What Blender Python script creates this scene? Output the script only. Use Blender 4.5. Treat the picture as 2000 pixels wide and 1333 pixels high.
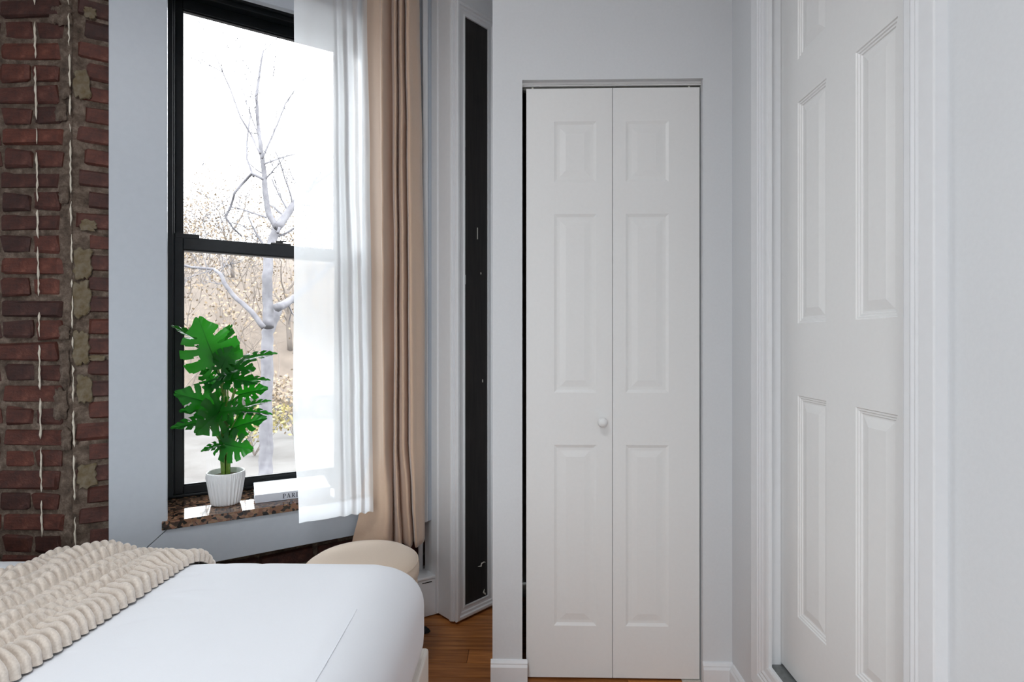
import bpy, bmesh, math, random
from mathutils import Vector, Matrix, noise

# ------------------------------------------------------------------ clear
for o in list(bpy.data.objects):
    bpy.data.objects.remove(o)
SC = bpy.context.scene
COL = SC.collection
R = math.radians
random.seed(11)

# ------------------------------------------------------------------ camera
CAM_H = 1.18
FPX = 1040.0
YAW = R(1.2)
cam_d = bpy.data.cameras.new('camera')
cam_d.sensor_width = 36.0
cam_d.lens = 36.0 * FPX / 2000.0
cam_d.clip_start = 0.02
cam_d.clip_end = 300
cam = bpy.data.objects.new('camera', cam_d)
COL.objects.link(cam)
cam.location = (0, 0, CAM_H)
cam.rotation_euler = (R(90), 0, YAW)
SC.camera = cam

# ------------------------------------------------------------------ sky: bright overcast
SKY = 9.5
world = bpy.data.worlds.new('overcast_sky')
SC.world = world
world.use_nodes = True
wn = world.node_tree
wn.nodes.clear()
w_out = wn.nodes.new('ShaderNodeOutputWorld')
w_bg = wn.nodes.new('ShaderNodeBackground')
w_bg.inputs[0].default_value = (0.94, 0.97, 1.0, 1)
w_bg.inputs[1].default_value = SKY
wn.links.new(w_bg.outputs[0], w_out.inputs[0])
world.cycles.sampling_method = 'AUTOMATIC'

SC.view_settings.view_transform = 'Standard'
SC.view_settings.look = 'None'
SC.view_settings.gamma = 1.0
SC.view_settings.use_curve_mapping = False
SC.view_settings.exposure = 0.46
SC.cycles.max_bounces = 14
SC.cycles.diffuse_bounces = 7
SC.cycles.glossy_bounces = 4
SC.cycles.transmission_bounces = 8
SC.cycles.transparent_max_bounces = 16
SC.cycles.use_denoising = True
SC.cycles.sample_clamp_indirect = 8.0
SC.cycles.caustics_reflective = False
SC.cycles.caustics_refractive = False


def portal(name, loc, rot, sx, sy):
    l = bpy.data.lights.new(name, 'AREA')
    l.shape = 'RECTANGLE'
    l.size, l.size_y = sx, sy
    l.cycles.is_portal = True
    o = bpy.data.objects.new(name, l)
    COL.objects.link(o)
    o.location = loc
    o.rotation_euler = rot
    return o


# room layout (metres)
YC = 1.84            # closet wall face
XR = 0.716           # right wall face
XL = -2.36           # left wall face
YB = -1.75           # back wall face
ZC = 2.90            # ceiling
BAY = (-0.39775, 2.30644)      # origin of the window wall frame
BAY_A = R(31.2)
COLM = (-0.2905, 2.2036)       # front corner of the shutter box
COL_A = R(46.2)
YBRICK = 1.69

# window portals (help sampling of the main and added openings)
def bay_pt(u, y, z):
    c, s = math.cos(BAY_A), math.sin(BAY_A)
    return Vector((BAY[0] + u * c - y * s, BAY[1] + u * s + y * c, z))
portal('window_portal', bay_pt(-0.63, 0.42, 1.58), (R(-90), 0, BAY_A), 0.74, 2.1)
ADDED_LEFTW = [(-1.50, -0.90)]      # unseen tall window added in the left wall for more light (y range)
ADDED_BACKW = [(-1.10, -0.36)]      # unseen tall window added in the back wall for more light (x range)
WZ0, WZ1 = 0.45, 2.40
for (a, b) in ADDED_LEFTW:
    portal('window_portal_left', (XL - 0.16, (a + b) / 2, (WZ0 + WZ1) / 2), (R(90), 0, R(-90)), b - a, WZ1 - WZ0)

for (a, b) in ADDED_BACKW:
    portal('window_portal_back', ((a + b) / 2, YB - 0.16, (WZ0 + WZ1) / 2), (R(90), 0, 0), b - a, WZ1 - WZ0)

# ------------------------------------------------------------------ helpers
def px_ray(px, py):
    dx = (px - 1000) / FPX
    dz = -(py - 666.5) / FPX
    c, s = math.cos(YAW), math.sin(YAW)
    return Vector((dx * c - s, dx * s + c, dz))


def at_dist(px, py, d):
    r = px_ray(px, py)
    k = d / math.hypot(r.x, r.y)
    return Vector((r.x * k, r.y * k, CAM_H + r.z * k))


def bay_at(px, py, y):
    """a point in the window wall's own frame: (u, z) at depth y"""
    c, s = math.cos(BAY_A), math.sin(BAY_A)
    r = px_ray(px, py)
    ou = -(BAY[0]) * c - BAY[1] * s
    oy = BAY[0] * s - BAY[1] * c
    ru = r.x * c + r.y * s
    ry = -r.x * s + r.y * c
    t = (y - oy) / ry
    return ou + ru * t, CAM_H + r.z * t


def mesh_obj(name, verts, faces, mat, parent=None, smooth=False):
    me = bpy.data.meshes.new(name)
    me.from_pydata([tuple(v) for v in verts], [], faces)
    me.update()
    if smooth:
        me.polygons.foreach_set('use_smooth', [True] * len(me.polygons))
    if mat:
        me.materials.append(mat)
    o = bpy.data.objects.new(name, me)
    COL.objects.link(o)
    if parent:
        o.parent = parent
    return o


def bm_obj(name, bm, mat, parent=None, smooth=False):
    me = bpy.data.meshes.new(name)
    bm.normal_update()
    bm.to_mesh(me)
    bm.free()
    if smooth:
        me.polygons.foreach_set('use_smooth', [True] * len(me.polygons))
    if mat:
        me.materials.append(mat)
    o = bpy.data.objects.new(name, me)
    COL.objects.link(o)
    if parent:
        o.parent = parent
    return o


def add_box(bm, lo, hi, bevel=0.0, seg=2):
    r = bmesh.ops.create_cube(bm, size=1.0)
    vs = r['verts']
    c = [(lo[i] + hi[i]) / 2 for i in range(3)]
    d = [hi[i] - lo[i] for i in range(3)]
    for v in vs:
        v.co = Vector((c[0] + v.co.x * d[0], c[1] + v.co.y * d[1], c[2] + v.co.z * d[2]))
    if bevel > 0:
        es = list({e for v in vs for e in v.link_edges})
        bmesh.ops.bevel(bm, geom=es, offset=min(bevel, min(d) * 0.45), segments=seg, affect='EDGES', profile=0.5)


def box(name, lo, hi, mat, parent=None, bevel=0.0, seg=2):
    bm = bmesh.new()
    add_box(bm, lo, hi, bevel, seg)
    return bm_obj(name, bm, mat, parent, False)


def boxes(name, lst, mat, parent=None, bevel=0.0):
    bm = bmesh.new()
    for lo, hi in lst:
        add_box(bm, lo, hi, bevel)
    return bm_obj(name, bm, mat, parent)


def empty(name, loc=(0, 0, 0), rz=0.0, parent=None):
    o = bpy.data.objects.new(name, None)
    COL.objects.link(o)
    o.location = loc
    o.rotation_euler = (0, 0, rz)
    o.empty_display_size = 0.05
    if parent:
        o.parent = parent
    return o


def tag(o, label, cat, group=None, kind=None):
    o['label'] = label
    o['category'] = cat
    if group:
        o['group'] = group
    if kind:
        o['kind'] = kind
    return o


def structure(o, label, cat):
    return tag(o, label, cat, kind='structure')


def tube_data(pts, rads, n, verts, faces, cap=True):
    """append a tube to verts/faces"""
    base = len(verts)
    m = len(pts)
    prev = None
    for i, p in enumerate(pts):
        p = Vector(p)
        if i == 0:
            t = Vector(pts[1]) - p
        elif i == m - 1:
            t = p - Vector(pts[i - 1])
        else:
            t = Vector(pts[i + 1]) - Vector(pts[i - 1])
        t.normalize()
        if prev is None:
            a = t.orthogonal().normalized()
        else:
            a = prev - t * prev.dot(t)
            if a.length < 1e-6:
                a = t.orthogonal()
            a.normalize()
        prev = a
        b = t.cross(a)
        for k in range(n):
            an = 2 * math.pi * k / n
            verts.append(p + (a * math.cos(an) + b * math.sin(an)) * rads[i])
    for i in range(m - 1):
        for k in range(n):
            k2 = (k + 1) % n
            faces.append((base + i * n + k, base + i * n + k2, base + (i + 1) * n + k2, base + (i + 1) * n + k))
    if cap:
        faces.append(tuple(base + k for k in reversed(range(n))))
        faces.append(tuple(base + (m - 1) * n + k for k in range(n)))


def lathe(name, prof, n, mat, parent=None, rmod=None, smooth=True):
    verts, faces = [], []
    for (r, z) in prof:
        for k in range(n):
            an = 2 * math.pi * k / n
            rr = r if rmod is None else rmod(r, z, an)
            verts.append((rr * math.cos(an), rr * math.sin(an), z))
    for i in range(len(prof) - 1):
        for k in range(n):
            k2 = (k + 1) % n
            faces.append((i * n + k, i * n + k2, (i + 1) * n + k2, (i + 1) * n + k))
    faces.append(tuple(reversed(range(n))))
    faces.append(tuple((len(prof) - 1) * n + k for k in range(n)))
    return mesh_obj(name, verts, faces, mat, parent, smooth)


# ------------------------------------------------------------------ materials
MATS = {}
def nodes_of(name):
    m = bpy.data.materials.new(name)
    m.use_nodes = True
    MATS[name] = m
    return m, m.node_tree, m.node_tree.nodes['Principled BSDF']


def tex_noise(nt, scale, detail=4, rough=0.6, coord='Object', stretch=None):
    tc = nt.nodes.new('ShaderNodeTexCoord')
    n = nt.nodes.new('ShaderNodeTexNoise')
    n.inputs['Scale'].default_value = scale
    n.inputs['Detail'].default_value = detail
    n.inputs['Roughness'].default_value = rough
    if stretch:
        mp = nt.nodes.new('ShaderNodeMapping')
        mp.inputs['Scale'].default_value = stretch
        nt.links.new(tc.outputs[coord], mp.inputs[0])
        nt.links.new(mp.outputs[0], n.inputs['Vector'])
    else:
        nt.links.new(tc.outputs[coord], n.inputs['Vector'])
    return n


def add_bump(nt, p, src, strength, dist=0.01):
    b = nt.nodes.new('ShaderNodeBump')
    b.inputs['Strength'].default_value = strength
    b.inputs['Distance'].default_value = dist
    nt.links.new(src, b.inputs['Height'])
    nt.links.new(b.outputs[0], p.inputs['Normal'])


def ramp(nt, src, stops):
    r = nt.nodes.new('ShaderNodeValToRGB')
    el = r.color_ramp.elements
    while len(el) < len(stops):
        el.new(0.5)
    for e, (pos, col) in zip(el, stops):
        e.position = pos
        e.color = (*col, 1)
    nt.links.new(src, r.inputs[0])
    return r


def paint(name, col, rough=0.5, bump=0.0, scale=60, var=0.02):
    m, nt, p = nodes_of(name)
    n = tex_noise(nt, scale, 3)
    lo = tuple(max(0, c - var) for c in col)
    hi = tuple(min(1, c + var) for c in col)
    r = ramp(nt, n.outputs[0], [(0.3, lo), (0.7, hi)])
    nt.links.new(r.outputs[0], p.inputs['Base Color'])
    p.inputs['Roughness'].default_value = rough
    if bump:
        add_bump(nt, p, n.outputs[0], bump, 0.002)
    return m


M_WALL = paint('wall_paint', (0.66, 0.68, 0.70), 0.65, 0.08, 120, 0.01)
M_CEIL = paint('ceiling_paint', (0.84, 0.84, 0.84), 0.8)
M_TRIM = paint('trim_gloss_white', (0.74, 0.755, 0.775), 0.38, 0.05, 40, 0.01)
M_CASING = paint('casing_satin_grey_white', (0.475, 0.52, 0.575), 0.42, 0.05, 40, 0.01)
M_DOOR = paint('door_white', (0.76, 0.765, 0.76), 0.42, 0.04, 80, 0.008)
M_BLACK = paint('black_window_paint', (0.006, 0.009, 0.012), 0.36, 0.1, 30, 0.003)
M_TRACK = paint('track_metal', (0.10, 0.10, 0.09), 0.5)
M_GREY = paint('grey_threshold', (0.16, 0.17, 0.17), 0.45, 0.1, 60, 0.03)
M_POT = paint('white_ceramic', (0.80, 0.82, 0.84), 0.30, 0, 40, 0.01)
M_SOIL = paint('soil', (0.14, 0.10, 0.06), 0.9, 0.5, 200, 0.06)
M_FRAME_BED = paint('cream_bed_upholstery', (0.78, 0.74, 0.69), 0.8, 0.15, 300, 0.02)
M_INK = paint('navy_ink', (0.012, 0.016, 0.04), 0.5)
M_PAGES = paint('book_pages', (0.72, 0.71, 0.69), 0.8, 0.1, 200, 0.03)
M_COVER = paint('book_cover', (0.62, 0.65, 0.72), 0.35, 0, 30, 0.01)
M_COVER_PALE = paint('cover_print', (0.86, 0.87, 0.88), 0.3, 0, 30, 0.01)
M_DARK = paint('dark_cloth', (0.008, 0.008, 0.009), 0.9)
M_METAL = paint('rod_metal', (0.05, 0.05, 0.05), 0.35)
M_FLAKE = paint('paint_flake', (0.55, 0.53, 0.48), 0.8)

# wood floor
m, nt, p = nodes_of('oak_planks')
oi = nt.nodes.new('ShaderNodeObjectInfo')
n1 = tex_noise(nt, 9, 6, 0.6, 'Object', (0.5, 7, 7))
r1 = ramp(nt, n1.outputs[0], [(0.25, (0.17, 0.058, 0.015)), (0.5, (0.38, 0.15, 0.043)), (0.75, (0.56, 0.26, 0.085))])
mx = nt.nodes.new('ShaderNodeMixRGB')
mx.blend_type = 'MULTIPLY'
r2 = ramp(nt, oi.outputs['Random'], [(0.0, (0.62, 0.55, 0.5)), (1.0, (1.15, 1.1, 1.05))])
mx.inputs[0].default_value = 1.0
nt.links.new(r1.outputs[0], mx.inputs[1])
nt.links.new(r2.outputs[0], mx.inputs[2])
nt.links.new(mx.outputs[0], p.inputs['Base Color'])
p.inputs['Roughness'].default_value = 0.38
add_bump(nt, p, n1.outputs[0], 0.12, 0.002)
M_WOOD = m

# brick
m, nt, p = nodes_of('old_brick')
oi = nt.nodes.new('ShaderNodeObjectInfo')
r2 = ramp(nt, oi.outputs['Random'], [(0.0, (0.036, 0.012, 0.009)), (0.45, (0.068, 0.020, 0.013)), (0.8, (0.105, 0.030, 0.018)), (1.0, (0.045, 0.016, 0.013))])
n1 = tex_noise(nt, 22, 6, 0.7)
r1 = ramp(nt, n1.outputs[0], [(0.28, (0.35, 0.33, 0.33)), (0.56, (1.15, 1.05, 1.0)), (0.72, (2.0, 2.4, 2.5))])
mx = nt.nodes.new('ShaderNodeMixRGB')
mx.blend_type = 'MULTIPLY'
mx.inputs[0].default_value = 1.0
nt.links.new(r2.outputs[0], mx.inputs[1])
nt.links.new(r1.outputs[0], mx.inputs[2])
nt.links.new(mx.outputs[0], p.inputs['Base Color'])
p.inputs['Roughness'].default_value = 0.62
n2 = tex_noise(nt, 90, 5, 0.7)
add_bump(nt, p, n2.outputs[0], 0.6, 0.006)
M_BRICK = m

m, nt, p = nodes_of('old_mortar')
n1 = tex_noise(nt, 26, 8, 0.75)
r1 = ramp(nt, n1.outputs[0], [(0.3, (0.035, 0.024, 0.018)), (0.50, (0.15, 0.108, 0.08)), (0.68, (0.32, 0.25, 0.20))])
nt.links.new(r1.outputs[0], p.inputs['Base Color'])
p.inputs['Roughness'].default_value = 0.9
n2 = tex_noise(nt, 70, 6, 0.75)
add_bump(nt, p, n2.outputs[0], 0.9, 0.012)
M_MORTAR = m
M_PLASTER = paint('olive_plaster', (0.145, 0.115, 0.072), 0.95, 0.9, 45, 0.045)
M_DRIP = paint('white_paint_drip', (0.62, 0.57, 0.48), 0.7, 0.3, 80, 0.08)

# granite
m, nt, p = nodes_of('brown_granite')
tc = nt.nodes.new('ShaderNodeTexCoord')
vo = nt.nodes.new('ShaderNodeTexVoronoi')
vo.inputs['Scale'].default_value = 85
nt.links.new(tc.outputs['Object'], vo.inputs['Vector'])
sx = nt.nodes.new('ShaderNodeSeparateColor')
nt.links.new(vo.outputs['Color'], sx.inputs[0])
r1 = ramp(nt, sx.outputs[0], [(0.0, (0.012, 0.010, 0.010)), (0.30, (0.05, 0.03, 0.022)), (0.42, (0.26, 0.13, 0.075)), (0.72, (0.36, 0.21, 0.125)), (1.0, (0.48, 0.34, 0.24))])
r1.color_ramp.interpolation = 'CONSTANT'
n1 = tex_noise(nt, 180, 3)
mx = nt.nodes.new('ShaderNodeMixRGB')
mx.blend_type = 'MULTIPLY'
mx.inputs[0].default_value = 0.6
nt.links.new(r1.outputs[0], mx.inputs[1])
nt.links.new(n1.outputs['Color'], mx.inputs[2])
nt.links.new(mx.outputs[0], p.inputs['Base Color'])
p.inputs['Roughness'].default_value = 0.04
p.inputs['IOR'].default_value = 1.6
M_GRANITE = m

# black mesh panel
m, nt, p = nodes_of('black_screen_panel')
n1 = tex_noise(nt, 14, 5, 0.6, 'Object', (8, 8, 0.5))
r1 = ramp(nt, n1.outputs[0], [(0.3, (0.005, 0.0045, 0.0045)), (0.75, (0.022, 0.018, 0.017))])
nt.links.new(r1.outputs[0], p.inputs['Base Color'])
p.inputs['Roughness'].default_value = 0.55
M_PANEL = m

# fabrics
def fabric(name, col, rough=0.85, sheen=0.3, bump=0.15, scale=400, var=0.02):
    m, nt, p = nodes_of(name)
    n = tex_noise(nt, scale, 2)
    r = ramp(nt, n.outputs[0], [(0.3, tuple(max(0, c - var) for c in col)), (0.7, tuple(min(1, c + var) for c in col))])
    nt.links.new(r.outputs[0], p.inputs['Base Color'])
    p.inputs['Roughness'].default_value = rough
    p.inputs['Sheen Weight'].default_value = sheen
    add_bump(nt, p, n.outputs[0], bump, 0.001)
    return m
M_SHEET = fabric('white_cotton', (0.86, 0.89, 0.94), 0.9, 0.05, 0.05, 500, 0.008)
M_PLUSH = fabric('cream_plush', (0.70, 0.625, 0.55), 0.95, 0.5, 0.45, 260, 0.06)
M_VELVET = fabric('beige_velvet', (0.70, 0.57, 0.445), 0.8, 0.4, 0.1, 350, 0.02)
M_CURT = fabric('beige_curtain_velvet', (0.63, 0.455, 0.33), 0.75, 0.5, 0.08, 300, 0.015)

m, nt, p = nodes_of('white_sheer')
nt.nodes.remove(p)
out = nt.nodes['Material Output']
d = nt.nodes.new('ShaderNodeBsdfDiffuse'); d.inputs[0].default_value = (0.955, 0.975, 1.0, 1)
t = nt.nodes.new('ShaderNodeBsdfTranslucent'); t.inputs[0].default_value = (0.955, 0.975, 1.0, 1)
tr = nt.nodes.new('ShaderNodeBsdfTransparent')
m1 = nt.nodes.new('ShaderNodeMixShader'); m1.inputs[0].default_value = 0.86
m2 = nt.nodes.new('ShaderNodeMixShader'); m2.inputs[0].default_value = 0.30
nt.links.new(d.outputs[0], m1.inputs[1]); nt.links.new(t.outputs[0], m1.inputs[2])
nt.links.new(m1.outputs[0], m2.inputs[1]); nt.links.new(tr.outputs[0], m2.inputs[2])
nt.links.new(m2.outputs[0], out.inputs[0])
M_SHEER = m

m, nt, p = nodes_of('window_glass')
nt.nodes.remove(p)
out = nt.nodes['Material Output']
g = nt.nodes.new('ShaderNodeBsdfGlossy'); g.inputs['Roughness'].default_value = 0.02
tr = nt.nodes.new('ShaderNodeBsdfTransparent'); tr.inputs[0].default_value = (0.97, 0.98, 0.98, 1)
lw = nt.nodes.new('ShaderNodeFresnel'); lw.inputs[0].default_value = 1.45
m1 = nt.nodes.new('ShaderNodeMixShader')
nt.links.new(lw.outputs[0], m1.inputs[0])
nt.links.new(tr.outputs[0], m1.inputs[1]); nt.links.new(g.outputs[0], m1.inputs[2])
nt.links.new(m1.outputs[0], out.inputs[0])
M_GLASS = m

def leaf_mat(name, dark, light, trans):
    m, nt, p = nodes_of(name)
    out = nt.nodes['Material Output']
    oi = nt.nodes.new('ShaderNodeObjectInfo')
    r = ramp(nt, oi.outputs['Random'], [(0, dark), (1, light)])
    n = tex_noise(nt, 40, 3)
    mx = nt.nodes.new('ShaderNodeMixRGB'); mx.blend_type = 'MULTIPLY'; mx.inputs[0].default_value = 0.4
    nt.links.new(r.outputs[0], mx.inputs[1]); nt.links.new(n.outputs[0], mx.inputs[2])
    nt.links.new(mx.outputs[0], p.inputs['Base Color'])
    p.inputs['Roughness'].default_value = 0.26
    t = nt.nodes.new('ShaderNodeBsdfTranslucent'); t.inputs[0].default_value = (*trans, 1)
    m1 = nt.nodes.new('ShaderNodeMixShader'); m1.inputs[0].default_value = 0.34
    nt.links.new(p.outputs[0], m1.inputs[1]); nt.links.new(t.outputs[0], m1.inputs[2])
    nt.links.new(m1.outputs[0], out.inputs[0])
    return m
M_LEAF = leaf_mat('monstera_green', (0.003, 0.030, 0.013), (0.014, 0.115, 0.012), (0.022, 0.36, 0.008))
M_STEM = paint('stem_green', (0.13, 0.24, 0.03), 0.45, 0, 60, 0.04)

M_BARK = paint('pale_bark', (0.0783, 0.0752, 0.0834), 0.9, 0.3, 12, 0.02)
M_BARK2 = paint('brown_twig', (0.0927, 0.0759, 0.0647), 0.9, 0, 12, 0.015)
M_DRYLEAF = paint('dry_leaf', (0.1334, 0.0988, 0.0646), 0.9, 0, 3, 0.03)
M_YELLOW = paint('yellow_leaf', (0.1292, 0.1064, 0.0380), 0.8, 0, 3, 0.03)
m, nt, p = nodes_of('leaf_litter')
n1 = tex_noise(nt, 1.6, 8, 0.75)
r1 = ramp(nt, n1.outputs[0], [(0.3, (0.050, 0.037, 0.028)), (0.5, (0.070, 0.053, 0.041)), (0.7, (0.090, 0.070, 0.054))])
nt.links.new(r1.outputs[0], p.inputs['Base Color'])
p.inputs['Roughness'].default_value = 0.95
M_LITTER = m
M_STREET = paint('pale_asphalt', (0.0458, 0.0412, 0.0384), 0.9, 0, 1.3, 0.014)

# ------------------------------------------------------------------ ROOM SHELL
def bay_row_xmin(y):
    """left end of the floor at world y beyond the brick front (stay inside the window wall)"""
    c, s = math.cos(BAY_A), math.sin(BAY_A)
    # local y = -(X-BX)*s + (Y-BY)*c <= 0.14
    return BAY[0] + ((y - BAY[1]) * c - 0.14) / s

floor = box('floor', (XL - 0.1, YB - 0.1, -0.12), (0.95, 2.7, -0.018), M_TRACK)
structure(floor, 'narrow honey brown oak plank floor', 'floor')
pitch = 0.0845
y0 = 1.862 - pitch * 43
row = 0
yy = y0
while yy < 2.45:
    ya, yb = yy + 0.001, yy + pitch - 0.001
    xs, xe = XL, XR
    if yb > YBRICK:
        xs = max(XL, bay_row_xmin(ya) if ya > YBRICK - 0.05 else XL)
        xs = max(xs, -1.75)
    if ya > YC + 0.1:
        xe = 0.05
    rr = random.Random(row * 7 + 3)
    x = xs - rr.uniform(0, 0.5)
    while x < xe:
        L = rr.uniform(0.65, 1.15)
        a, b = max(xs, x), min(xe, x + L)
        if b - a > 0.03:
            o = box('plank', (a + 0.0008, ya, -0.018), (b - 0.0008, yb, 0.0), M_WOOD, floor)
        x += L
    yy += pitch
    row += 1

poly = [(XL - .2, YB - .2), (.95, YB - .2), (.95, 2.75), (-.15, 2.75)] + [tuple(bay_pt(u, .40, 0))[:2] for u in (.32, -1.226)] + [(XL - .2, 2.0)]
npo = len(poly)
ceiling = mesh_obj('ceiling', [(x, y, ZC) for x, y in poly] + [(x, y, ZC + .12) for x, y in poly],
                   [tuple(reversed(range(npo))), tuple(range(npo, 2 * npo))] + [(k, (k + 1) % npo, npo + (k + 1) % npo, npo + k) for k in range(npo)], M_CEIL)
structure(ceiling, 'plain white ceiling', 'ceiling')
def wall_with_openings(name, axis, face, thick, span, opens):
    bm = bmesh.new()
    ed = [span[0]] + [v for ab in opens for v in ab] + [span[1]]
    def put(a, b, z0, z1):
        if axis == 'y':
            add_box(bm, (face - thick, a, z0), (face, b, z1))
        else:
            add_box(bm, (a, face - thick, z0), (b, face, z1))
    for i in range(0, len(ed), 2):
        put(ed[i], ed[i + 1], 0, ZC)
    for a, b in opens:
        put(a, b, 0, WZ0)
        put(a, b, WZ1, ZC)
    return bm_obj(name, bm, M_WALL)
wl = wall_with_openings('wall_left', 'y', XL, .2, (YB - .2, YBRICK), ADDED_LEFTW)
structure(wl, 'white wall with a tall window behind the bed head', 'wall')
wb = wall_with_openings('wall_back', 'x', YB, .2, (XL, XR), ADDED_BACKW)
structure(wb, 'white wall with one window opposite the closet', 'wall')
WLAB = ['black sash window in the wall at the bed head', 'black sash window in the wall opposite the closet']
for i, (a, b) in enumerate(ADDED_LEFTW + ADDED_BACKW):  # sashes for the two unseen windows added to let in more daylight
    w = empty('window_%d' % (i + 2), (XL - .1, (a + b) / 2, WZ0) if i < len(ADDED_LEFTW) else ((a + b) / 2, YB - .1, WZ0), R(90) if i < len(ADDED_LEFTW) else 0)
    hw, hh = (b - a) / 2, WZ1 - WZ0
    for nm, lo, hi in (('stile', (-hw, -.02, 0), (-hw + .04, .02, hh)), ('stile', (hw - .04, -.02, 0), (hw, .02, hh)),
                       ('rail', (-hw, -.02, 0), (hw, .02, .05)), ('rail', (-hw, -.02, hh - .05), (hw, .02, hh)),
                       ('rail', (-hw, -.02, hh / 2 - .02), (hw, .02, hh / 2 + .02))):
        box(nm, lo, hi, M_BLACK, w)
    box('pane', (-hw + .04, -.003, .05), (hw - .04, .003, hh - .05), M_GLASS, w)
    structure(w, WLAB[i], 'window')

# unseen fill lamp added over the foot of the bed to brighten the room
FILL_LAMP = 30.0
m, nt, p = nodes_of('lamp_diffuser_glow')
p.inputs['Base Color'].default_value = (.9, .9, .9, 1)
p.inputs['Emission Color'].default_value = (.96, .98, 1.0, 1)
p.inputs['Emission Strength'].default_value = FILL_LAMP
lamp = empty('ceiling_lamp', (-.55, .0, ZC))
tag(lamp, 'round flush ceiling lamp with a white diffuser', 'lamp')
lathe('base', [(.20, -.03), (.245, -.028), (.25, 0)], 48, M_TRIM, lamp)
lathe('diffuser', [(.02, -.062), (.14, -.058), (.215, -.045), (.235, -.030)], 48, m, lamp)

# ---- brick front wall (left pier), mortar core + bricks
rng = random.Random(5)
def brick_mesh(w, h, d, seed):
    rg = random.Random(seed)
    bm = bmesh.new()
    add_box(bm, (0, 0, 0), (w, d, h), 0.007, 1)
    for v in bm.verts:
        v.co += Vector((rg.uniform(-1, 1), rg.uniform(-0.7, 0.7), rg.uniform(-1, 1))) * 0.0048
    me = bpy.data.meshes.new('brick')
    bm.normal_update()
    bm.to_mesh(me)
    bm.free()
    me.materials.append(M_BRICK)
    return me
BH = 0.0565
BC = 0.0695
STRETCH = [brick_mesh(0.196, BH, 0.05, i) for i in range(8)]
HEAD = [brick_mesh(0.094, BH, 0.05, 50 + i) for i in range(8)]

def put_brick(me, parent, x, y, z, rz=0.0, sx=1.0):
    o = bpy.data.objects.new('brick', me)
    COL.objects.link(o)
    o.parent = parent
    o.location = (x, y, z)
    o.rotation_euler = (0, rng.uniform(-.012, .012), rz)
    o.scale = (sx, 1, rng.uniform(.95, 1.03))
    return o

XCOR = -1.457
wfl = box('wall_front', (XL - 0.15, YBRICK + 0.006, 0), (XCOR - 0.006, 2.05, ZC), M_MORTAR)
structure(wfl, 'exposed dark red brick wall with pale mortar', 'wall')
nrow = int(ZC / BC)
for i in range(nrow):
    z = 0.006 + i * BC
    x = XCOR - 0.036 - rng.uniform(-0.006, 0.012)
    k = i % 2
    first = True
    while x > XL + 0.02:
        if k == 0:
            w, me = 0.196, rng.choice(STRETCH)
        else:
            w, me = 0.094, rng.choice(HEAD)
        sx = 1.0
        if first and k == 1:
            sx = 0.9
        if x - w * sx < XL:
            sx = max(0.1, (x - XL - 0.004) / w)
        put_brick(me, wfl, x - w * sx, YBRICK + rng.uniform(-0.007, 0.003), z + rng.uniform(-.002, .002), 0, sx)
        x -= w * sx + 0.013
        k = (k + 1) % 2 if (i % 4 in (1, 3) and not first) else k
        if i % 4 == 1 and first:
            k = 1
        first = False

# ---- bay (window) wall
UW0, UW1 = -0.985, -0.285      # opening
ZSILL = 0.562
ZHEAD = 2.64
bay = empty('wall_bay', (BAY[0], BAY[1], 0), BAY_A)
structure(bay, 'angled brick window wall beside the bed', 'wall')
boxes('mortar_core', [((-1.226, .032, 0), (UW0 - .004, .42, ZC)), ((UW1 + .004, .032, .425), (.32, .42, ZC)), ((UW1 + .004, .125, 0), (.32, .42, .43)),
                      ((UW0 - .01, .11, 0), (UW1 + .01, .42, ZSILL - .032)), ((UW0 - .01, .03, ZHEAD), (UW1 + .01, .42, ZC))], M_MORTAR, bay)
for i in range(nrow):
    z = 0.008 + i * BC + 0.012
    if i % 2 == 0:
        put_brick(rng.choice(STRETCH), bay, -1.216 - .004 + rng.uniform(0, .01), .026 + rng.uniform(-.004, .004), z, 0, 0.98)
    else:
        put_brick(rng.choice(STRETCH), bay, -1.190 + rng.uniform(-.008, .01), .026 + rng.uniform(-.004, .004), z, 0, 0.9)
for i in range(7):
    z = 0.01 + i * BC
    u = UW0 + (0.0 if i % 2 else -0.1)
    while u < UW1 + 0.34:
        w = 0.196
        sx = 1.0
        a = max(u, UW0)
        e = min(u + w, UW1 + 0.32)
        if e - a > 0.03:
            put_brick(rng.choice(STRETCH), bay, a, .10 + rng.uniform(-.004, .004), z, 0, (e - a) / w)
        u += w + 0.013
# recess behind the right casing for the lower brick strip
# reveals
box('reveal', (UW0 - .004, .02, ZSILL - .03), (UW0 + .004, .30, ZHEAD), M_TRIM, bay)
box('reveal', (UW1 - .004, .02, ZSILL - .03), (UW1 + .012, .40, ZHEAD), M_TRIM, bay)
box('reveal', (UW0, .02, ZHEAD - .006), (UW1, .30, ZHEAD + .004), M_TRIM, bay)

# plaster smears and paint drips on the brick
def flat_patch(w, h, seed, th=.002):
    rg = random.Random(seed)
    n = 28
    ring = []
    for k in range(n):
        a = 2 * math.pi * k / n
        c, s_ = math.cos(a), math.sin(a)
        q = max(abs(c), abs(s_)) ** .75
        r = rg.uniform(.78, 1.05) / q
        ring.append((c * w / 2 * r * rg.uniform(.85, 1.05), s_ * h / 2 * r))
    verts = [(x, 0.002, z) for x, z in ring] + [(x * .9 + rg.uniform(-1, 1) * .001, -th * rg.uniform(.5, 1.2), z * .94) for x, z in ring] + [(0, -th, 0)]
    faces = [(k, (k + 1) % n, n + (k + 1) % n, n + k) for k in range(n)] + [(n + k, n + (k + 1) % n, 2 * n) for k in range(n)]
    return verts, faces

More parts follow.
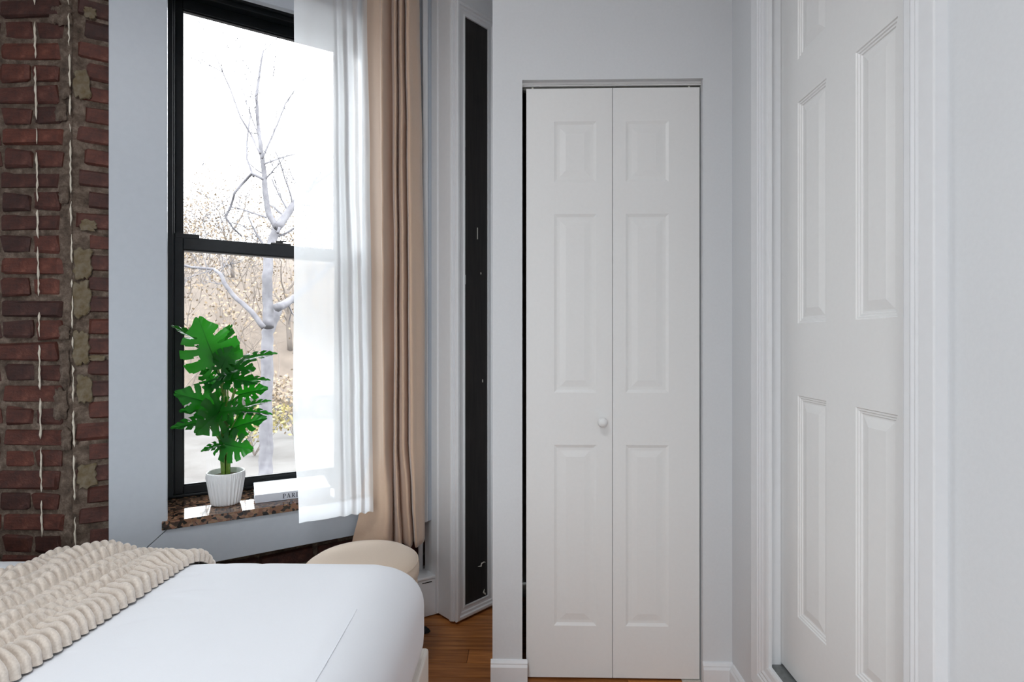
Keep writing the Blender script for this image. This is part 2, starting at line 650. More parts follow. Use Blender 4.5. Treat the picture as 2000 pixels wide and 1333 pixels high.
def blob_mesh(w, h, seed, th=0.004):
    rg = random.Random(seed)
    n = 18
    ring = []
    for k in range(n):
        a = 2 * math.pi * k / n
        r = rg.uniform(0.62, 1.0)
        ring.append((math.cos(a) * w / 2 * r, math.sin(a) * h / 2 * (rg.uniform(.8, 1.05))))
    verts = [(x, 0, z) for x, z in ring] + [(x * .8, -th, z * .86) for x, z in ring] + [(0, -th * 1.2, 0)]
    faces = [(k, (k + 1) % n, n + (k + 1) % n, n + k) for k in range(n)] + [(n + k, n + (k + 1) % n, 2 * n) for k in range(n)]
    return verts, faces

for j, (px, py, w, h) in enumerate([(160, 165, .05, .10), (162, 515, .055, .11), (158, 585, .055, .13), (158, 680, .05, .12), (165, 760, .05, .10),
                                    (170, 930, .06, .09), (176, 25, .04, .04), (190, 700, .05, .02), (172, 440, .05, .04)]):
    u, z = bay_at(px, py, .022)
    v, f = flat_patch(w, h, j + 3, .002)
    o = mesh_obj('plaster_patch', v, f, M_PLASTER, bay, False)
    o.location = (u, .0225, z)
for j, (px, py, w, h) in enumerate([(126, 30, .05, .07), (108, 30, .045, .06), (128, 175, .035, .06), (124, 650, .04, .05), (126, 720, .035, .13), (118, 790, .05, .11), (128, 860, .035, .08),
                                    (124, 380, .035, .06), (118, 220, .04, .06)]):
    t = px_ray(px, py)
    k = (YBRICK - .004) / t.y
    v, f = flat_patch(w, h, j + 40, .004)
    o = mesh_obj('mortar_smear', v, f, M_MORTAR, wfl, True)
    o.location = (t.x * k, YBRICK - .003, CAM_H + t.z * k)

def drip(name, pts, depth_fn, parent, seed):
    rg = random.Random(seed)
    verts, faces = [], []
    for (x, z, on) in pts:
        pass
    i = 0
    while i < len(pts) - 1:
        L = rg.randint(3, 14)
        seg = pts[i:i + L]
        if len(seg) >= 2:
            rad = [rg.uniform(.0012, .0040) for _ in seg]
            rad[0] = rad[-1] = .0006
            tube_data([depth_fn(x, z) for x, z, _ in seg], rad, 5, verts, faces)
        i += L + (1 if rg.random() < .7 else 3)
    return mesh_obj(name, verts, faces, M_DRIP, parent, True)

pts = []
for i in range(150):
    py = -30 + i * 8
    px = 68 + (py / 1070) * 15 + random.uniform(-.9, .9)
    t = px_ray(px, py)
    k = (YBRICK - .007) / t.y
    pts.append((t.x * k, CAM_H + t.z * k, 1))
drip('paint_drip', pts, lambda x, z: (x, YBRICK - .008, z), wfl, 3)
pts = []
for i in range(150):
    py = -30 + i * 8
    px = 134 + (py / 1070) * 13 + random.uniform(-1.2, 1.2)
    u, z = bay_at(px, py, .018)
    pts.append((u, z, 1))
drip('paint_drip', pts, lambda x, z: (x, .016, z), bay, 8)

# ---- window casing boards
trim = empty('trim_1', (BAY[0], BAY[1], 0), BAY_A)
structure(trim, 'wide flat white casing boards around the black window', 'window trim')
UL0, UL1 = -1.128, -0.966
ZAP = 0.40
def board(name, poly, y0, y1, mat, parent, bevel=0.004):
    bm = bmesh.new()
    f = bm.faces.new([bm.verts.new((u, y0, z)) for u, z in poly])
    r = bmesh.ops.extrude_face_region(bm, geom=[f])
    for v in [g for g in r['geom'] if isinstance(g, bmesh.types.BMVert)]:
        v.co.y = y1
    bmesh.ops.recalc_face_normals(bm, faces=bm.faces)
    if bevel:
        bmesh.ops.bevel(bm, geom=[e for e in bm.edges], offset=bevel, segments=2, affect='EDGES', profile=.5)
    return bm_obj(name, bm, mat, parent)
# left board, mitred into the apron
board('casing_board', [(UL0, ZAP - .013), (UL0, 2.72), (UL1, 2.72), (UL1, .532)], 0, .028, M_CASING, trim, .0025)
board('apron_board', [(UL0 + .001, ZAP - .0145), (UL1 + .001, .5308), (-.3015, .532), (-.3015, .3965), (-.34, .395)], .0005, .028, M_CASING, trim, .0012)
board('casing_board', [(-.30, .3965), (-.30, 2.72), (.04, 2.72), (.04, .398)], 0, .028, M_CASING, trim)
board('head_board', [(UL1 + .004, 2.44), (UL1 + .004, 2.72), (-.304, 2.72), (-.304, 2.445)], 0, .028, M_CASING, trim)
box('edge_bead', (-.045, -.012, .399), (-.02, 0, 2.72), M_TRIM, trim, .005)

# ---- window_1
win = empty('window_1', (BAY[0], BAY[1], 0), BAY_A)
structure(win, 'tall black double hung sash window looking onto bare trees', 'window')
YW = .29
box('window_sill', (UW0 + .004, -.012, .533), (UW1 - .004, .33, ZSILL), M_GRANITE, win, .002)
fr = empty('frame', (0, 0, 0), 0, win)
boxes('jamb', [((UW0 + .004, YW, ZSILL), (-.962, .40, ZHEAD)), ((-.966, YW + .012, ZSILL), (-.957, .40, ZHEAD))], M_BLACK, fr, .002)
boxes('jamb', [((-.308, YW, ZSILL), (UW1 - .004, .40, ZHEAD)), ((-.314, YW + .012, ZSILL), (-.305, .40, ZHEAD))], M_BLACK, fr, .002)
boxes('head', [((UW0 + .004, YW, 2.585), (UW1, .40, ZHEAD)), ((UW0 + .004, YW + .015, 2.565), (UW1, .40, 2.60))], M_BLACK, fr, .003)
boxes('frame_sill', [((UW0 + .004, YW, ZSILL), (UW1, .40, ZSILL + .012))], M_BLACK, fr, .003)

def sash(name, u0, u1, z0, z1, y0, y1, st, rb, rt):
    s = empty(name, (0, 0, 0), 0, win)
    box('stile', (u0, y0, z0), (u0 + st, y1, z1), M_BLACK, s, .003)
    box('stile', (u1 - st, y0, z0), (u1, y1, z1), M_BLACK, s, .003)
    box('rail', (u0 + st, y0, z0), (u1 - st, y1, z0 + rb), M_BLACK, s, .003)
    box('rail', (u0 + st, y0, z1 - rt), (u1 - st, y1, z1), M_BLACK, s, .003)
    ym = (y0 + y1) / 2
    box('pane', (u0 + st - .004, ym - .002, z0 + rb - .004), (u1 - st + .004, ym + .002, z1 - rt + .004), M_GLASS, s)
    # thin glazing bead
    boxes('glazing_bead', [((u0 + st, y0 + .006, z0 + rb), (u0 + st + .004, ym, z1 - rt)), ((u1 - st - .004, y0 + .006, z0 + rb), (u1 - st, ym, z1 - rt)),
                           ((u0 + st, y0 + .006, z0 + rb), (u1 - st, ym, z0 + rb + .004)), ((u0 + st, y0 + .006, z1 - rt - .004), (u1 - st, ym, z1 - rt))], M_BLACK, s)
    return s
lo_s = sash('lower_sash', -.9585, -.3120, ZSILL + .010, 1.594, YW + .010, YW + .045, .0300, .034, .050)
up_s = sash('upper_sash', -.9565, -.3140, 1.545, 2.566, YW + .055, YW + .090, .0240, .045, .046)
# tilt latch step and cam lock on the meeting rail
box('tilt_latch', (-.957, YW + .008, 1.588), (-.872, YW + .030, 1.607), M_BLACK, lo_s, .003)
lk = boxes('sash_lock', [((-.61, YW + .012, 1.594), (-.53, YW + .045, 1.602)), ((-.59, YW + .02, 1.60), (-.56, YW + .042, 1.613)), ((-.575, YW + .010, 1.607), (-.548, YW + .02, 1.613))], M_METAL, lo_s, .002)
box('sash_lift', (-.66, YW + .002, ZSILL + .02), (-.60, YW + .012, ZSILL + .030), M_BLACK, lo_s, .002)

# ---- shutter box with the black panel
sb = empty('trim_2', (COLM[0], COLM[1], 0), COL_A)
structure(sb, 'tall white boxed column with a narrow black panel framed in moulding', 'column')
box('casing_box', (0, 0, 0.012), (.40, .20, ZC), M_TRIM, sb, .003)
box('black_panel', (.05, -.002, .05), (.19, .001, 2.55), M_PANEL, sb)['label'] = 'flat black mesh panel'
def moulding(name, p0, p1, width, prof, axis, parent, mat, mit0=1, mit1=1):
    """prof: list of (across 0..1, proud). strip from p0 to p1 in local xz, 'axis' gives the inward direction (x,z)"""
    verts, faces = [], []
    n = len(prof)
    dx, dz = p1[0] - p0[0], p1[1] - p0[1]
    L = math.hypot(dx, dz)
    dx, dz = dx / L, dz / L
    for e, (p, sgn) in enumerate(((p0, mit0), (p1, -mit1))):
        for (a, h) in prof:
            q = a * width
            verts.append((p[0] + axis[0] * q + dx * q * sgn, -h, p[1] + axis[1] * q + dz * q * sgn))
    for k in range(n - 1):
        faces.append((k, k + 1, n + k + 1, n + k))
    faces.append(tuple(range(n)))
    faces.append(tuple(n + k for k in reversed(range(n))))
    o = mesh_obj(name, verts, faces, mat, parent)
    bm = bmesh.new(); bm.from_mesh(o.data)
    bmesh.ops.recalc_face_normals(bm, faces=bm.faces)
    bm.to_mesh(o.data); bm.free()
    return o
PR = [(0, 0), (0, .012), (.12, .016), (.3, .016), (.36, .010), (.55, .010), (.62, .006), (.85, .006), (.9, .009), (1, .009), (1, 0)]
x0, x1, z0, z1 = .008, .240, .012, 2.60
moulding('moulding', (x0, z0), (x0, z1), .050, PR, (1, 0), sb, M_TRIM)
moulding('moulding', (x1, z0), (x1, z1), .050, PR, (-1, 0), sb, M_TRIM)
moulding('moulding', (x0, z0), (x1, z0), .050, PR, (0, 1), sb, M_TRIM)
moulding('moulding', (x0, z1), (x1, z1), .050, PR, (0, -1), sb, M_TRIM)
box('corner_bead', (-.006, .006, .012), (.004, .022, ZC), M_TRIM, sb, .004)
box('side_board', (-.006, .10, .012), (.004, .145, ZC), M_TRIM, sb, .004)
v, f = [], []
tube_data([(.135, -.003, .205), (.148, -.008, .203), (.152, -.007, .214), (.165, -.006, .215), (.178, -.003, .210)], [.001, .0035, .003, .0028, .0015], 5, v, f)
mesh_obj('paint_flake', v, f, M_FLAKE, sb, True)
v, f = [], []
tube_data([(.178, -.004, .068), (.17, -.008, .078), (.165, -.005, .082), (.172, -.003, .095)], [.002, .004, .004, .001], 5, v, f)
mesh_obj('paint_flake', v, f, M_FLAKE, sb, True)
for (a, z, h) in ((.060, 1.86, .02), (.060, 2.0, .03), (.130, 1.62, .05), (.15, 1.47, .008), (.16, 1.0, .012), (.062, 1.42, .04)):
    box('paint_flake', (a, -.004, z), (a + .003, -.0015, z + h), M_FLAKE, sb)

# ---- closet wall
XW0 = -0.106
OPL, OPR, OPT = -0.003, 0.617, 2.082
bm = bmesh.new()
add_box(bm, (XW0, YC, 0), (OPL, YC + .10, ZC))
add_box(bm, (OPR, YC, 0), (XR, YC + .10, ZC))
add_box(bm, (OPL, YC, OPT), (OPR, YC + .10, ZC))
add_box(bm, (XW0, YC + .10, 0), (XW0 + .09, 2.62, ZC))
add_box(bm, (XW0, 2.60, 0), (XR + .1, 2.70, ZC))
wc = bm_obj('wall_closet', bm, M_WALL)
structure(wc, 'white painted wall around the folding closet door', 'wall')

# panel doors --------------------------------------------------
def panel_profile():
    return [(0, 0), (.003, .0035), (.007, .0035), (.010, .008), (.016, .008), (.018, .0095), (.040, .0025)]

def panel_mesh(name, x0, x1, z0, z1, prof, mat, parent):
    """front towards -y, panel surface starts at y=0"""
    verts, faces = [], []
    for (i, d) in prof:
        verts += [(x0 + i, d, z0 + i), (x1 - i, d, z0 + i), (x1 - i, d, z1 - i), (x0 + i, d, z1 - i)]
    n = len(prof)
    for k in range(n - 1):
        for c in range(4):
            c2 = (c + 1) % 4
            faces.append((4 * k + c, 4 * k + c2, 4 * k + 4 + c2, 4 * k + 4 + c))
    b = 4 * (n - 1)
    faces.append((b, b + 1, b + 2, b + 3))
    return mesh_obj(name, verts, faces, mat, parent)

def door_body(name, W, z0, z1, panels, th, mat, parent, prof):
    xs = sorted({0, W} | {p[0] for p in panels} | {p[1] for p in panels})
    zs = sorted({z0, z1} | {p[2] for p in panels} | {p[3] for p in panels})
    bm = bmesh.new()
    V = {}
    def vert(x, y, z):
        k = (round(x, 5), round(y, 5), round(z, 5))
        if k not in V:
            V[k] = bm.verts.new((x, y, z))
        return V[k]
    for i in range(len(xs) - 1):
        for j in range(len(zs) - 1):
            cx, cz = (xs[i] + xs[i + 1]) / 2, (zs[j] + zs[j + 1]) / 2
            if any(p[0] < cx < p[1] and p[2] < cz < p[3] for p in panels):
                continue
            bm.faces.new([vert(xs[i], 0, zs[j]), vert(xs[i + 1], 0, zs[j]), vert(xs[i + 1], 0, zs[j + 1]), vert(xs[i], 0, zs[j + 1])])
    # back and sides
    a = [vert(0, th, z0), vert(W, th, z0), vert(W, th, z1), vert(0, th, z1)]
    bm.faces.new(list(reversed(a)))
    q = [bm.verts.new((x, y, z)) for x, y, z in ((0, 0, z0), (W, 0, z0), (W, 0, z1), (0, 0, z1))]
    for k in range(4):
        k2 = (k + 1) % 4
        bm.faces.new([q[k2], q[k], a[k], a[k2]])
    return bm_obj(name, bm, mat, parent)

door1 = empty('door_1', (0, 1.858, 0))
structure(door1, 'white two leaf bifold closet door with six raised panels', 'closet door')
prof_b = [(0, 0), (.004, .0016), (.010, .0040), (.018, .0044), (.022, .0042), (.042, .0014)]
ROWS = [(.188, .818), (1.000, 1.622), (1.733, 1.945)]
for (xa, xb, pa, pb) in ((.011, .3095, .107, .255), (.3115, .611, .356, .505)):
    lf = empty('door_leaf', (xa, 0, 0), 0, door1)
    pan = [(pa - xa, pb - xa, z0, z1) for z0, z1 in ROWS]
    door_body('slab', xb - xa, .008, 2.060, pan, .030, M_DOOR, lf, prof_b)
    for q in pan:
        panel_mesh('raised_panel', *q, prof_b, M_DOOR, lf)
    if xa < .1:
        kb = lathe('knob', [(.004, 0), (.007, .002), (.0065, .012), (.012, .018), (.0165, .024), (.0165, .030), (.012, .036), (.003, .038)], 24, M_DOOR, lf)
        kb.rotation_euler = (R(90), 0, 0)
        kb.location = (.272 - xa, 0, .9)
boxes('top_track', [((OPL, .004, 2.0705), (OPR, .034, OPT)), ((OPL, .001, 2.074), (OPR, .006, OPT))], M_DOOR, door1)
box('track_channel', (OPL, .012, 2.0605), (OPR, .030, 2.0705), M_TRACK, door1)
box('pivot_pin', (.03, .010, 2.060), (.036, .016, 2.071), M_FLAKE, door1)
box('pivot_pin', (.575, .010, 2.060), (.581, .016, 2.071), M_FLAKE, door1)
box('floor_bracket', (.55, -.006, .0005), (.615, .03, .004), M_FLAKE, door1)

bf = empty('baseboard_front', (0, YC, 0))
structure(bf, 'short white baseboard below the closet wall', 'baseboard')
BP = [((0, -.014, 0), (0, 0, .066)), ]
def baseboard_piece(name, p0, p1, parent):
    """profile extruded from p0 to p1 (xy), proud side to the left of travel"""
    prof = [(0, 0), (.014, 0), (.014, .058), (.010, .066), (.010, .070), (.005, .078), (0, .080)]
    d = Vector((p1[0] - p0[0], p1[1] - p0[1], 0)).normalized()
    nrm = Vector((d.y, -d.x, 0))
    verts = []
    for p in (p0, p1):
        for (a, h) in prof:
            verts.append(Vector((p[0], p[1], h)) + nrm * a)
    n = len(prof)
    faces = [(k, k + 1, n + k + 1, n + k) for k in range(n - 1)] + [tuple(range(n)), tuple(n + k for k in reversed(range(n)))]
    o = mesh_obj(name, verts, faces, M_TRIM, parent)
    bm = bmesh.new(); bm.from_mesh(o.data)
    bmesh.ops.recalc_face_normals(bm, faces=bm.faces)
    bm.to_mesh(o.data); bm.free()
    return o
baseboard_piece('board', (XW0 - .006, 0), (OPL + .018, 0), bf)
baseboard_piece('board', (OPR - .002, 0), (XR, 0), bf)

# ---- right wall and raised panel door
DY0, DY1 = .985, 1.575       # opening
DZ0, DZ1 = .228, 2.285
bm = bmesh.new()
T = XR + .14
add_box(bm, (XR, DY1, 0), (T, 2.7, ZC))
add_box(bm, (XR, YB - .15, 0), (T, DY0, ZC))
add_box(bm, (XR, DY0, DZ1), (T, DY1, ZC))
add_box(bm, (XR, DY0, 0), (T, DY1, DZ0 - .004))
wr = bm_obj('wall_right', bm, M_WALL)
structure(wr, 'white painted wall with the raised six panel door', 'wall')
# door: local x runs toward the camera (-Y), front faces -X
door2 = empty('door_2', (.752, DY1 - .003, 0), R(-90))
structure(door2, 'white six panel door set above a raised sill', 'door')
Wd = DY1 - DY0 - .006
def ly(y):
    return DY1 - .003 - y
prof_e = [(0, 0), (.002, .0025), (.006, .0025), (.008, .005), (.012, .005), (.014, .0075), (.018, .0075), (.040, .003)]
slab = empty('door_leaf', (0, 0, 0), 0, door2)
pans = []
for (ya, yb) in ((1.475, 1.337), (1.221, 1.085)):
    for (za, zb) in ((.424, 1.031), (1.228, 1.833), (1.951, 2.15)):
        pans.append((ly(ya), ly(yb), za, zb))
door_body('slab', Wd, .243, DZ1 - .004, pans, .034, M_DOOR, slab, prof_e)
for q in pans:
    panel_mesh('raised_panel', *q, prof_e, M_DOOR, slab)
box('backing', (-.02, .06, .2), (Wd + .02, .08, 2.3), M_TRACK, door2)  # unseen board added to keep sky light from leaking around the leaf
# threshold, stops, picture-frame casing (child boards in the same local frame)
box('threshold', (.0, -.048, DZ0 - .004), (Wd, .05, .236), M_GREY, door2, .002)
PRC = [(0, 0), (0, .021), (.04, .0225), (.42, .020), (.46, .017), (.53, .019), (.60, .0155), (.68, .0175), (.76, .014), (.93, .013), (1, .010), (1, 0)]
cas = empty('casing', (0, -.036, 0), 0, door2)
ci0, ci1 = ly(1.548), ly(1.005)      # inner edges
cw = .092
zb_, zt_ = .240, 2.30
moulding('casing_board', (ci0 - cw, zb_ - cw), (ci0 - cw, zt_ + cw), cw, PRC, (1, 0), cas, M_TRIM)
moulding('casing_board', (ci1 + cw, zb_ - cw), (ci1 + cw, zt_ + cw), cw, PRC, (-1, 0), cas, M_TRIM)
moulding('casing_board', (ci0 - cw, zt_ + cw), (ci1 + cw, zt_ + cw), cw, PRC, (0, -1), cas, M_TRIM)
moulding('casing_board', (ci0 - cw, zb_ - cw), (ci1 + cw, zb_ - cw), cw, PRC, (0, 1), cas, M_TRIM)
box('door_stop', (-.001, -.035, .236), (.004, -.001, DZ1), M_TRIM, door2)
br = empty('baseboard_right', (0, 0, 0))
structure(br, 'short white baseboard running to the raised door', 'baseboard')
baseboard_piece('board', (XR, YC - .014), (XR, DY1 + .05), br)

# ------------------------------------------------------------------ THINGS
# ---- bed
bed = empty('bed', (-1.30, .73, 0))
tag(bed, 'cream upholstered bed with a white sheeted mattress', 'bed')
BX0, BX1, BY0, BY1 = -2.33, -.2615, -.02, 1.472
def bl(p):
    return (p[0] + 1.30, p[1] - .73, p[2])
box('foot_rail', bl((BX1 - .030, BY0, .05)), bl((BX1, BY1, .33)), M_FRAME_BED, bed, .008, 3)
box('side_rail', bl((BX0 + .06, BY1 - .030, .05)), bl((BX1 - .031, BY1, .33)), M_FRAME_BED, bed, .008, 3)
box('side_rail', bl((BX0 + .06, BY0, .05)), bl((BX1 - .031, BY0 + .03, .33)), M_FRAME_BED, bed, .008, 3)
box('headboard', bl((BX0 - .01, BY0 - .02, .05)), bl((BX0 + .059, BY1 + .02, 1.0)), M_FRAME_BED, bed, .02, 3)
box('slat_base', bl((BX0 + .06, BY0 + .031, .12)), bl((BX1 - .031, BY1 - .031, .19)), M_FRAME_BED, bed)
for (x, y) in ((BX0 + .1, BY0 + .06), (BX0 + .1, BY1 - .06), (BX1 - .06, BY0 + .06), (BX1 - .06, BY1 - .06)):
    box('leg', bl((x - .03, y - .03, 0)), bl((x + .03, y + .03, .05)), M_DARK, bed)

MX0, MX1, MY0, MY1, MZ0, MZ1 = BX0 + .062, -.2640, BY0 + .010, 1.460, .192, .61
def soft_block(lo, hi, R_, rc):
    """closed block: straight sides, rounded top edge, slightly rounded upright corners, ringed top"""
    cx, cy = (lo[0] + hi[0]) / 2, (lo[1] + hi[1]) / 2
    hx, hy = (hi[0] - lo[0]) / 2, (hi[1] - lo[1]) / 2
    levels = [(.029, lo[2]), (.029, .25), (.029, .31), (.028, .332), (.016, .340), (.007, .350), (.002, .37), (.0, .40), (0, .43), (0, hi[2] - R_)]
    for k in range(1, 15):
        a = math.pi / 2 * k / 14
        levels.append((R_ - R_ * math.cos(a), hi[2] - R_ + R_ * math.sin(a)))
    st = 60
    for k in range(1, st):
        levels.append((R_ + (hy - R_ - .004) * k / (st - 1), hi[2]))
    NXr, NYr, NC = 120, 90, 10
    bm = bmesh.new()
    prev = None
    for (ins, z) in levels:
        ax, ay = hx - ins, hy - ins
        r = min(rc, ay * .9, ax * .9)
        ring = []
        for (sx, sy, a0) in ((1, 1, 0), (-1, 1, 90), (-1, -1, 180), (1, -1, 270)):
            n_edge = NXr if (a0 in (90, 270)) else NYr
            for k in range(NC):
                a = R(a0 + 90 * k / NC)
                ring.append((cx + sx * (ax - r) + r * math.cos(a), cy + sy * (ay - r) + r * math.sin(a)))
            a = R(a0 + 90)
            p0 = Vector((cx + sx * (ax - r) + r * math.cos(a), cy + sy * (ay - r) + r * math.sin(a)))
            # straight run to the next corner
            if a0 == 0: p1 = Vector((cx - (ax - r), cy + ay))
            elif a0 == 90: p1 = Vector((cx - ax, cy - (ay - r)))
            elif a0 == 180: p1 = Vector((cx + (ax - r), cy - ay))
            else: p1 = Vector((cx + ax, cy + (ay - r)))
            m_ = NXr if a0 in (0, 180) else NYr
            for k in range(m_):
                q = p0.lerp(p1, k / m_)
                ring.append((q.x, q.y))
        vs = [bm.verts.new((x, y, z)) for x, y in ring]
        if prev:
            n = len(vs)
            for k in range(n):
                k2 = (k + 1) % n
                bm.faces.new([prev[k], prev[k2], vs[k2], vs[k]])
        else:
            bm.faces.new(list(reversed(vs)))
        prev = vs
    bm.faces.new(prev)
    return bm
bm = soft_block((MX0, MY0, MZ0), (MX1, MY1, MZ1), .140, .05)
for v in bm.verts:
    p = v.co
    if p.z > .35:
        n_ = noise.noise(Vector((p.x * 2.2, p.y * 2.6, 0))) * .004
        # soft creases
        w_ = noise.noise(Vector((p.x * 7 + p.y * 4, p.y * 9 - p.x * 3, 3.0)))
        n_ += -.0045 * math.exp(-(w_ / .07) ** 2) * max(0, noise.noise(Vector((p.x * 1.7, p.y * 1.7, 9))) + .25)
        v.co.z += n_
for v in bm.verts:
    v.co = Vector(bl(v.co))
mt = bm_obj('mattress', bm, M_SHEET, bed, True)
mt['label'] = 'mattress under a smooth white sheet'
# edge seam of the sheet
v, f = [], []
sx_ = MX1 - .092
pts = [bl((sx_ + .003 * math.sin(y * 9), y, MZ1 - .140 + math.sqrt(max(0, .140 ** 2 - (sx_ - (MX1 - .140)) ** 2)) - .0003)) for y in [MY0 + .2 + i * .05 for i in range(20)]]
tube_data(pts, [.0010] * len(pts), 5, v, f)
mesh_obj('seam', v, f, M_SHEET, mt, True)

# ---- ribbed plush throw across the bed
TX0, TX1 = -1.225, -.842
flat_end = MY1 - .140
def throw_path(s):
    """s = distance from the near end; returns (y, z, ny, nz)"""
    ystart = MY0 + .15
    L1 = flat_end - ystart
    if s < L1:
        return ystart + s, MZ1, 0.0, 1.0
    s -= L1
    La = .140 * math.pi / 2
    if s < La:
        a = s / .140
        return flat_end + .140 * math.sin(a), MZ1 - .140 + .140 * math.cos(a), math.sin(a), math.cos(a)
    s -= La
    return MY1, MZ1 - .140 - s, 1.0, 0.0
rows_ = []     # (x centre, half width, pitch, height, phase)
x = TX1
rg = random.Random(4)
spec = [(.082, .0205, .030), (.030, .0205, .027), (.026, .021, .019), (.030, .0205, .030), (.034, .021, .022), (.032, .0205, .036), (.030, .022, .026), (.050, .021, .040), (.044, .022, .030), (.034, .021, .030)]
for (w, pt, h) in spec:
    rows_.append((x - w / 2, w / 2, pt, h, rg.uniform(0, 1)))
    x -= w - .002
TX0 = x
SL = (flat_end - MY0 - .15) + .140 * math.pi / 2 + .05
NX, NS = 210, int(SL / .0021)
verts, faces = [], []
for j in range(NS + 1):
    s = SL * j / NS
    y, z, ny_, nz_ = throw_path(s)
    for i in range(NX + 1):
        xx = TX1 - (TX1 - TX0) * i / NX
        wob = .010 * noise.noise(Vector((xx * 3, s * 2.5, 1))) + .006 * noise.noise(Vector((xx * 9, s * 7, 5)))
        h = 0.008
        scal = 0.0
        for ri, (xc, hw, pt, hh, ph) in enumerate(rows_):
            d = (xx + wob * (0.0 if ri == 0 else 1.0) - xc) / hw
            d = 1.0 if (ri == 0 and i == 0) else d
            if abs(d) <= 1.0:
                sk = (.55 * d if ri == 0 else .12 * d)
                q = s / pt + ph + sk + 1.0 * noise.noise(Vector((s * 6, ri * 3.1, 2)))
                fr_ = (q - math.floor(q)) * 2 - 1
                puff = math.sqrt(max(0, 1 - fr_ * fr_))
                cross = math.sqrt(max(0, 1 - d * d)) if ri else min(1.0, math.sqrt(max(0, 1 - max(0, d) ** 4)) * (1 if d > -1 else 0)) * (0.62 + .38 * math.sqrt(max(0, 1 - (max(-1, min(1, d * 1.0))) ** 2)))
                amp = .78 + .6 * noise.noise(Vector((s * 9, xx * 20, ri)))
                h = max(h, .008 + hh * cross * ((.12 + .88 * puff) if ri == 0 else (.22 + .78 * puff)) * amp)
                if ri == 0 and d > .55:
                    scal = (1 - puff) * (d - .55) / .45
        und = .012 * (0.5 + noise.noise(Vector((xx * 5, s * 3.0, 7)))) * min(1, i / 12) * min(1, (NX - i) / 12)
        edge = min(1, i / 3) * min(1, (NX - i) / 3) * min(1, (NS - j) / 4) * min(1, j / 4)
        hh_ = (h + max(0, und)) * edge + .0005
        verts.append((xx - .015 * scal, y + ny_ * hh_, z + nz_ * hh_ + .004 * (1 if nz_ > .5 else 0)))
for j in range(NS):
    for i in range(NX):
        a = j * (NX + 1) + i
        faces.append((a, a + NX + 1, a + NX + 2, a + 1))
cx_, cy_ = (TX0 + TX1) / 2, .9
verts = [(a - cx_, b - cy_, c - MZ1) for a, b, c in verts]
th = mesh_obj('throw_blanket', verts, faces, M_PLUSH, None, True)
th.location = (cx_, cy_, MZ1)
tag(th, 'cream plush throw blanket with rows of puffy ribs laid across the bed', 'blanket')

# ---- round pouf
pf = empty('pouf_stool', (-.547, 1.803, 0))
tag(pf, 'round beige velvet pouf stool beneath the curtain', 'stool')
RP = .190
def pleat(r, z, an):
    return r * (1 + .010 * abs(math.sin(an * 44)) - .004)
lathe('base', [(.165, 0), (.165, .02)], 40, M_DARK, pf)
lathe('pleated_body', [(.166, .02), (.182, .03), (.185, .12), (.185, .30), (.183, .372)], 352, M_VELVET, pf, pleat)
lathe('cushion_top', [(.150, .370), (.184, .372), (.190, .380), (.191, .400), (.189, .416), (.182, .430), (.165, .441), (.13, .448), (.08, .451), (.02, .452)], 72, M_VELVET, pf)
v, f = [], []
ringp = [(.186 * math.cos(a), .186 * math.sin(a), .425) for a in [2 * math.pi * k / 72 for k in range(73)]]
tube_data(ringp, [.0022] * 73, 5, v, f)
mesh_obj('piping', v, f, M_VELVET, pf, True)

# ---- beige curtain
def curtain(name, rows, n_u, mat, seed, thick=.002):
    """rows: list of (z, [(u, y), ...]) from top to bottom; same point count; smooth spline in between"""
    verts, faces = [], []
    def cr(p0, p1, p2, p3, t):
        return .5 * ((2 * p1) + (-p0 + p2) * t + (2 * p0 - 5 * p1 + 4 * p2 - p3) * t * t + (-p0 + 3 * p1 - 3 * p2 + p3) * t ** 3)
    NZ = 120
    zs = [r[0] for r in rows]
    m = len(rows[0][1])
    for j in range(NZ + 1):
        z = zs[0] + (zs[-1] - zs[0]) * j / NZ
        k = 0
        while k < len(zs) - 2 and z < zs[k + 1]:
            k += 1
        t = (zs[k] - z) / (zs[k] - zs[k + 1])
        t = t * t * (3 - 2 * t)
        P = [Vector((a[0] * (1 - t) + b[0] * t, a[1] * (1 - t) + b[1] * t, 0)) for a, b in zip(rows[k][1], rows[k + 1][1])]
        for i in range(n_u + 1):
            q = (m - 1) * i / n_u
            i0 = min(int(q), m - 2)
            tt = q - i0
            g = lambda a: P[max(0, min(m - 1, a))]
            p = cr(g(i0 - 1), g(i0), g(i0 + 1), g(i0 + 2), tt)
            nn = noise.noise(Vector((p.x * 14 + seed, z * 5, seed)))
            n3 = noise.noise(Vector((p.x * 16 + z * 9, z * 13, seed + 4)))
            verts.append((p.x, p.y + .006 * nn + .0022 * n3, z))
    for j in range(NZ):
        for i in range(n_u):
            a = j * (n_u + 1) + i
            faces.append((a, a + 1, a + n_u + 2, a + n_u + 1))
    o = mesh_obj(name, verts, faces, mat, None, True)
    o.location = (BAY[0], BAY[1], 0)
    o.rotation_euler = (0, 0, BAY_A)
    if thick:
        so = o.modifiers.new('thick', 'SOLIDIFY')
        so.thickness = thick
    return o

ZROD = 2.76
def row_px(py, lst):
    out = []
    z = None
    for (px, y) in lst:
        u, zz = bay_at(px, py, y)
        out.append((u, y))
    return out
